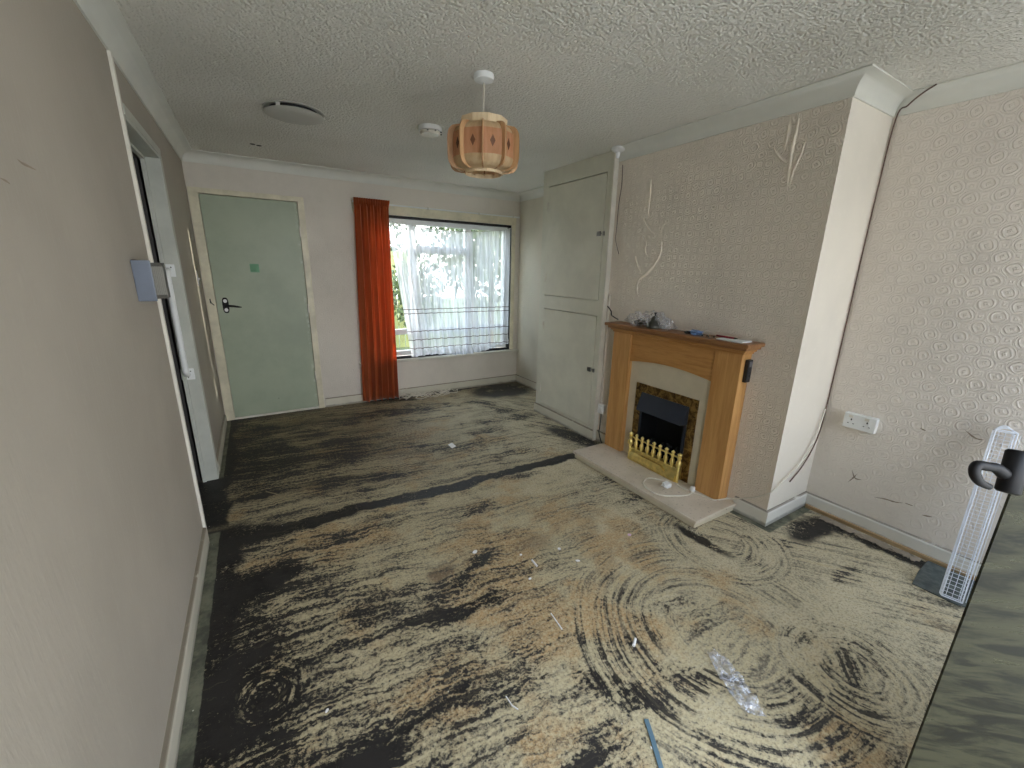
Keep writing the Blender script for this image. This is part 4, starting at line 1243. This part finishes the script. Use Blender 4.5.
nn_ = Vector((-dd_.y, dd_.x))
gd = thing('glass_door', 'open door pane of murky olive glass at the right edge with black handle', 'door', (Hn.x, Hn.y, 0))
def dbox(bm, s0, s1, t0, t1, z0, z1, bev=0):
    vs = bx(bm, s0, s1, t0, t1, z0, z1, bev)
    for v in bm.verts:
        if v.tag: continue
        s, t = v.co.x, v.co.y
        v.co.x = E0.x+dd_.x*s+nn_.x*t; v.co.y = E0.y+dd_.y*s+nn_.y*t; v.tag = True
b = nbm(); dbox(b, 0, Ld, -.003, .003, .02, 2.05); obj('pane', b, murky_glass(), gd)
b = nbm(); dbox(b, Ld-.004, Ld+.004, -.012, .012, .0, 2.07); obj('hinge_stile', b, M['steel'], gd)
def dp(s, t, z): return Vector((E0.x+dd_.x*s+nn_.x*t, E0.y+dd_.y*s+nn_.y*t, z))
# which side faces the camera: t such that toward origin
sgn = -1 if (Vector((0, 0))-E0).dot(nn_) < 0 else 1
hz0 = 1.085
def hp(px, py, dist):
    d = CAMM @ Vector(((px-512)/414.23, -(py-384)/414.23, -1)); return Vector((0, 0, 1.4187))+d*dist
dl = ((dp(.01, sgn*.03, hz0)-Vector((0, 0, 1.4187))).dot(fw))
q0, q1 = hp(1019, 451, dl*.985), hp(1007, 493, dl*.985)
b = nbm(); tube(b, [q0, q0.lerp(q1, .04), q0.lerp(q1, .5), q0.lerp(q1, .96), q1], .0175, 18, [.8, 1, 1, 1, .8])
obj('handle_barrel', b, M['black'], gd, smooth=True, auto=50)
b = nbm(); tube(b, [q0.lerp(q1, .35), dp(.04, 0, hz0+.01)], .018, 12)
obj('handle_clamp', b, M['black'], gd, smooth=True, auto=50)
# lever: hooked, built in the plane seen from the room
cam0 = Vector((0, 0, 1.4187))
def hp(px, py, dist):
    d = CAMM @ Vector(((px-512)/414.23, -(py-384)/414.23, -1)); return cam0+d*dist
pts = [hp(1010, 478, dl*1.00), hp(1004, 474, dl*.985), hp(996, 468, dl*.98), hp(987, 466.5, dl*.98), hp(979, 465, dl*.98), hp(975.5, 467, dl*.98), hp(974.5, 472, dl*.98), hp(976.5, 478, dl*.98), hp(981, 483, dl*.98), hp(989.5, 487, dl*.98)]
q = smooth_pts(pts, 5)
b = nbm(); n_ = len(q); tube(b, q, .0088, 12, [1.5-.5*min(1, i/12) - .35*max(0, (i-n_*.75)/(n_*.25)) for i in range(n_)])
obj('lever', b, M['black'], gd, smooth=True)

# ------------------------------------------------------------------ outside
def ground_mat():
    m, g, bb = newmat('grass_and_paving'); p = g.pos()
    g.lk(g.mix(g.ss(g.noise(p, 3, 5, .6), .4, .6), C(74, 88, 48), C(58, 70, 38)), bb.inputs['Base Color']); bb.inputs['Roughness'].default_value = .9
    return m
b = nbm(); bx(b, -12, 14, 4.75, 22, -.25, -.13)
o = struct('ground_garden', b, ground_mat(), 'lawn beyond the far window', 'lawn')
b = nbm(); bx(b, -12, 14, -14, -.74, -.20, -.02)
o = struct('ground_patio', b, simple('pale_concrete', C(196, 192, 182), .8, 0, .08), 'patio behind the camera', 'patio')
fence = thing('garden_fence', 'pale yellow-green upright board fence outside the window', 'fence', (2.5, 8.2, -.13))
b = nbm(); x_ = -2.0
fm = simple('weathered_fence_board', C(168, 170, 112), .8, 0, .12, 3)
while x_ < 2.6:
    bx(b, x_, x_+.10, 8.2, 8.22, -.13, 1.72); x_ += .125
obj('boards', b, fm, fence)
for z_ in (.3, 1.4):
    b = nbm(); bx(b, -2, 2.65, 8.22, 8.27, z_, z_+.09); obj('rail', b, fm, fence)
leafm, g, bb = newmat('garden_leaf')
ob_ = V(g, g.n('ShaderNodeObjectInfo').outputs['Random'])
g.lk(g.mix(g.ss(g.noise(g.pos(), 4, 3), .35, .65), C(44, 58, 30), C(84, 100, 56)), bb.inputs['Base Color']); bb.inputs['Roughness'].default_value = .6
barkm = simple('bark', C(92, 80, 64), .9)
def tree(x, y, base, h, r, n, lab, name='garden_tree', seed=0, ls=.09):
    rnd = random.Random(seed)
    t = thing(name, lab, 'tree', (x, y, base), 'trees beyond the far window')
    b = nbm(); tube(b, [(x, y, base), (x+.05, y, base+h*.35), (x-.05, y+.05, base+h*.75)], .07, 8, [1, .8, .4]); obj('trunk', b, barkm, t)
    b = nbm()
    for i in range(n):
        u = Vector((rnd.gauss(0, 1), rnd.gauss(0, 1), rnd.gauss(0, 1))).normalized()*(rnd.random()**.4)
        c = Vector((x+u.x*r, y+u.y*r, base+h*.62+u.z*h*.40))
        R_ = Euler((rnd.uniform(0, 6), rnd.uniform(0, 6), rnd.uniform(0, 6))).to_matrix()
        l = ls*rnd.uniform(.7, 1.3)
        vs = [b.verts.new(c+R_ @ Vector(q)*l) for q in ((-.5, 0, 0), (0, .28, .05), (.5, 0, 0), (0, -.28, .05))]
        b.faces.new(vs)
    f = obj('foliage', b, leafm, t, recalc=False); return t
tree(3.7, 6.9, -.13, 3.2, .9, 3800, 'dense leafy tree seen through the right half of the window', seed=1)
tree(2.6, 10.4, -.13, 3.6, 1.0, 1500, 'taller tree behind the fence seen in the middle pane', seed=2, ls=.12)
tree(2.5, 7.4, -.13, 1.8, .5, 1500, 'low bushy shrub on the lawn in the middle of the window', 'garden_shrub', seed=6, ls=.09)
tree(4.6, 9.6, -.13, 4.4, 1.2, 2200, 'dark dense tree behind the right-hand tree outside', seed=8, ls=.14)
tree(6.2, 9.5, -.13, 5.0, 1.7, 3800, 'broad tree furthest right beyond the window', seed=3, ls=.14)
tree(5.3, 5.35, -.13, 2.6, .42, 300, 'thin shrub close to the house outside the window', 'garden_shrub', seed=4, ls=.10)

# ------------------------------------------------------------------ camera, world, light
cam = bpy.data.cameras.new('camera'); co = bpy.data.objects.new('camera', cam); COL.objects.link(co)
cam.sensor_width = 36; cam.lens = 36*414.23/1024; cam.clip_start = .02; cam.clip_end = 200
co.matrix_world = Matrix.Translation((0, 0, 1.4187)) @ CAMM.to_4x4()
scene.camera = co
w = bpy.data.worlds.new('daylight'); scene.world = w; w.use_nodes = True
g = G(w.node_tree); bg = w.node_tree.nodes['Background']
tc = V(g, g.n('ShaderNodeTexCoord').outputs['Generated']); x, y, z = g.sep(tc)
sky = g.mix(g.ss(z, -.05, .7), (1.0, 1.0, 1.0, 1), (.66, .80, 1.0, 1))
g.lk(sky, bg.inputs['Color']); bg.inputs['Strength'].default_value = 7.3
sun = bpy.data.lights.new('sun', 'SUN'); sun.energy = 32.0; sun.angle = .02; sun.color = (1.0, .93, .80)
so_ = bpy.data.objects.new('sun', sun); COL.objects.link(so_)
sd_ = Vector((-2.4, -.66, -.27)); so_.rotation_euler = sd_.to_track_quat('-Z', 'Y').to_euler(); so_.location = (5, 5, 4)
scene.view_settings.view_transform = 'Standard'; scene.view_settings.look = 'None'; scene.view_settings.gamma = 1
scene.view_settings.use_curve_mapping = False
scene.view_settings.exposure = 0.0
scene.render.engine = 'CYCLES'
cy = scene.cycles; cy.use_denoising = True; cy.max_bounces = 10; cy.diffuse_bounces = 6; cy.transparent_max_bounces = 16
cy.sample_clamp_indirect = 8
